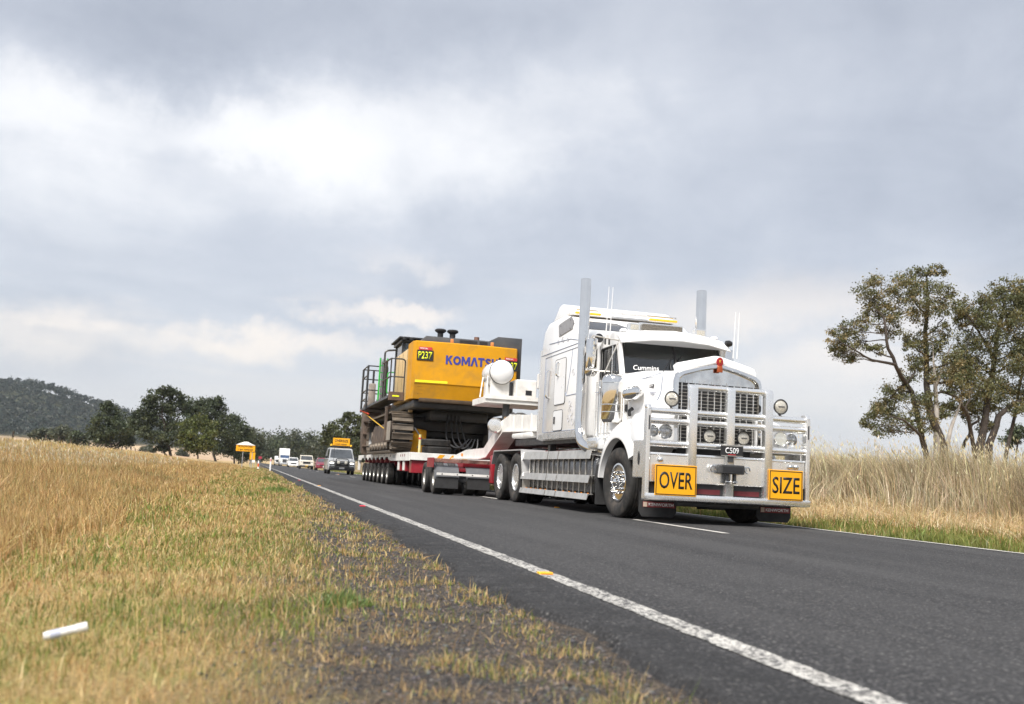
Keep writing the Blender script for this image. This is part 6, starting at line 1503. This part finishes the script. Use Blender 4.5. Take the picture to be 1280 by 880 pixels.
# ------------------------------------------------------------------ signs and roadside posts
galv = mat('galvanised_post', (.42, .43, .44), .45, .6, .1)
def ground_at(p): p.z = float(gz(p.x, p.y)); return p
sp_ = ground_at(Vector((-1.0, 93, 0)))
S1 = thing('roadwork_sign', 'yellow ROADWORK 1 km AHEAD sign with crumpled white cover on two posts', 'road sign', sp_)
pn = box('sign_panel', sign_y, S1, (-.83, -.02, 1.50), (.83, .02, 2.08), .01)
text('lettering', 'ROADWORK', sign_k, pn, .2, (0, -.021, 1.93), FRONT, width=1.25, height=.16, bold=.03)
text('lettering', '1 km AHEAD', sign_k, pn, .2, (0, -.021, 1.66), FRONT, width=1.30, height=.17, bold=.03)
for x in (-.20, .62): pipe('post', galv, S1, [(x, .05, -.2), (x, .05, 2.1)], .035, 8)
def cov(bm): loft(bm, [[(-.88, -.06, 2.06), (.84, -.06, 2.06), (.84, .3, 2.06), (-.88, .3, 2.06)], [(-.5, -.03, 2.22), (.5, -.03, 2.20), (.5, .25, 2.20), (-.5, .25, 2.22)], [(-.15, .05, 2.36), (.15, .05, 2.36), (.15, .15, 2.36), (-.15, .15, 2.36)]])
mk('white_cover', white_dull, S1, cov, smooth=0)
s2 = ground_at(Vector((-.42, 112, 0)))
S2 = thing('road_sign', 'small square yellow sign behind the larger roadwork sign', 'road sign', s2)
box('sign_panel', sign_y, S2, (-.28, -.02, .85), (.28, .02, 1.62), .01); box('lower_plate', white_ink, S2, (-.02, -.02, .55), (.30, .015, .83), .005)
for x in (-.2, .22): pipe('post', galv, S2, [(x, .05, -.2), (x, .05, 1.6)], .035, 8)
s3 = ground_at(Vector((1.55-.9, 180, 0)))
S3 = thing('road_sign', 'tiny dark red sign by the far bend of the verge', 'road sign', s3)
box('sign_panel', mat('dark_red_sign', (.35, .03, .06), .5), S3, (-.28, -.02, 1.2), (.28, .02, 1.65), .01); pipe('post', galv, S3, [(0, .05, -.2), (0, .05, 1.6)], .035, 8)
s4 = ground_at(Vector((.22, 92, 0)))
S4 = thing('bollard', 'orange and white temporary bollard beside the roadwork sign', 'bollard', s4)
def bl(bm): lathe(bm, [(.16, 0), (.15, .04), (.06, .06), (.055, .72), (.03, .75), (.004, .76)], (0, 0, 0), 'z', 14)
mk('body', white_ink, S4, bl)
def bl2(bm): lathe(bm, [(.058, .22), (.061, .22), (.0605, .50), (.057, .50)], (0, 0, 0), 'z', 14)
mk('orange_sleeve', mat('orange_plastic', (.75, .12, .015), .5), S4, bl2)
def bl3(bm): lathe(bm, [(.17, .001), (.17, .06), (.12, .07)], (0, 0, 0), 'z', 14)
s5 = ground_at(at(337.5, 588, 2, 0))
S5 = thing('marker_post', 'white roadside marker post with red reflector beside the edge line', 'marker post', s5)
mk('post', white_ink, S5, bx, (-.055, -.03, -.2), (.055, .03, 1.0), .012); mk('reflector', red_l, S5, bx, (-.03, -.036, .72), (.03, -.0305, .92), .0)
# wire fence on top of the bank
FN = thing('fence', 'old timber post and wire fence along the top of the bank', 'fence', (-15, 30, 0))
fp = []
for k in range(26):
    y = 24+k*6.2; x = -14.5-.02*y; z = float(gz(x, y)); hh = 1.12+random.uniform(-.08, .08); fp.append((x+15, y-30, z, hh))
    mk('post', bark, FN, tube, [(x+15, y-30, z-.3), (x+15+random.uniform(-.05, .05), y-30, z+hh)], .07, 7)
for w_ in (.35, .65, .95): pipe('wire', steel_dark, FN, [(a, c, d+w_) for a, c, d, e in fp], .004, 4)
# litter: white tube in the grass
p = at(82, 796, 2, .03); TB = thing('discarded_tube', 'white plastic tube lying in the dry grass of the verge', 'litter', (p.x, p.y, .045), 0)
def tb(bm): lathe(bm, [(.004, -.060), (.011, -.059), (.0125, -.050), (.0125, .026), (.0138, .027), (.0138, .056), (.004, .058)], (0, 0, 0), 'x', 18)
t_ = mk('tube', mat('scuffed_white_plastic', (.74, .74, .73), .5, 0, .08, 60, dirt=(.42, .38, .32), dscale=45, damt=.6), TB, tb); t_.rotation_euler = (0, R(-13), R(12))
def tb2(bm): lathe(bm, [(.0127, -.042), (.0131, -.042), (.0131, -.015), (.0127, -.015)], (0, 0, 0), 'x', 18)
t2 = mk('printed_band', mat('pale_blue_print', (.45, .48, .58), .4), TB, tb2); t2.rotation_euler = t_.rotation_euler

# ------------------------------------------------------------------ haze: thin even air over the whole place
bm = bmesh.new(); bx(bm, (-3900, -1000, -3), (3900, 4400, 175))
hz_o = obj('haze', bm, None, None, 0)
hm = bpy.data.materials.new('thin_haze'); hm.use_nodes = True; hm.node_tree.nodes.clear(); q = NB(hm.node_tree)
pv = q.n('ShaderNodeVolumePrincipled'); pv.inputs['Color'].default_value = (.80, .86, .95, 1); pv.inputs['Density'].default_value = .00009; pv.inputs['Anisotropy'].default_value = .1
oo = q.n('ShaderNodeOutputMaterial'); q.link(pv.outputs[0], oo.inputs['Volume']); hz_o.data.materials.append(hm)
tag(hz_o, kind='stuff'); hz_o['label'] = 'thin pale haze lying over the whole countryside'
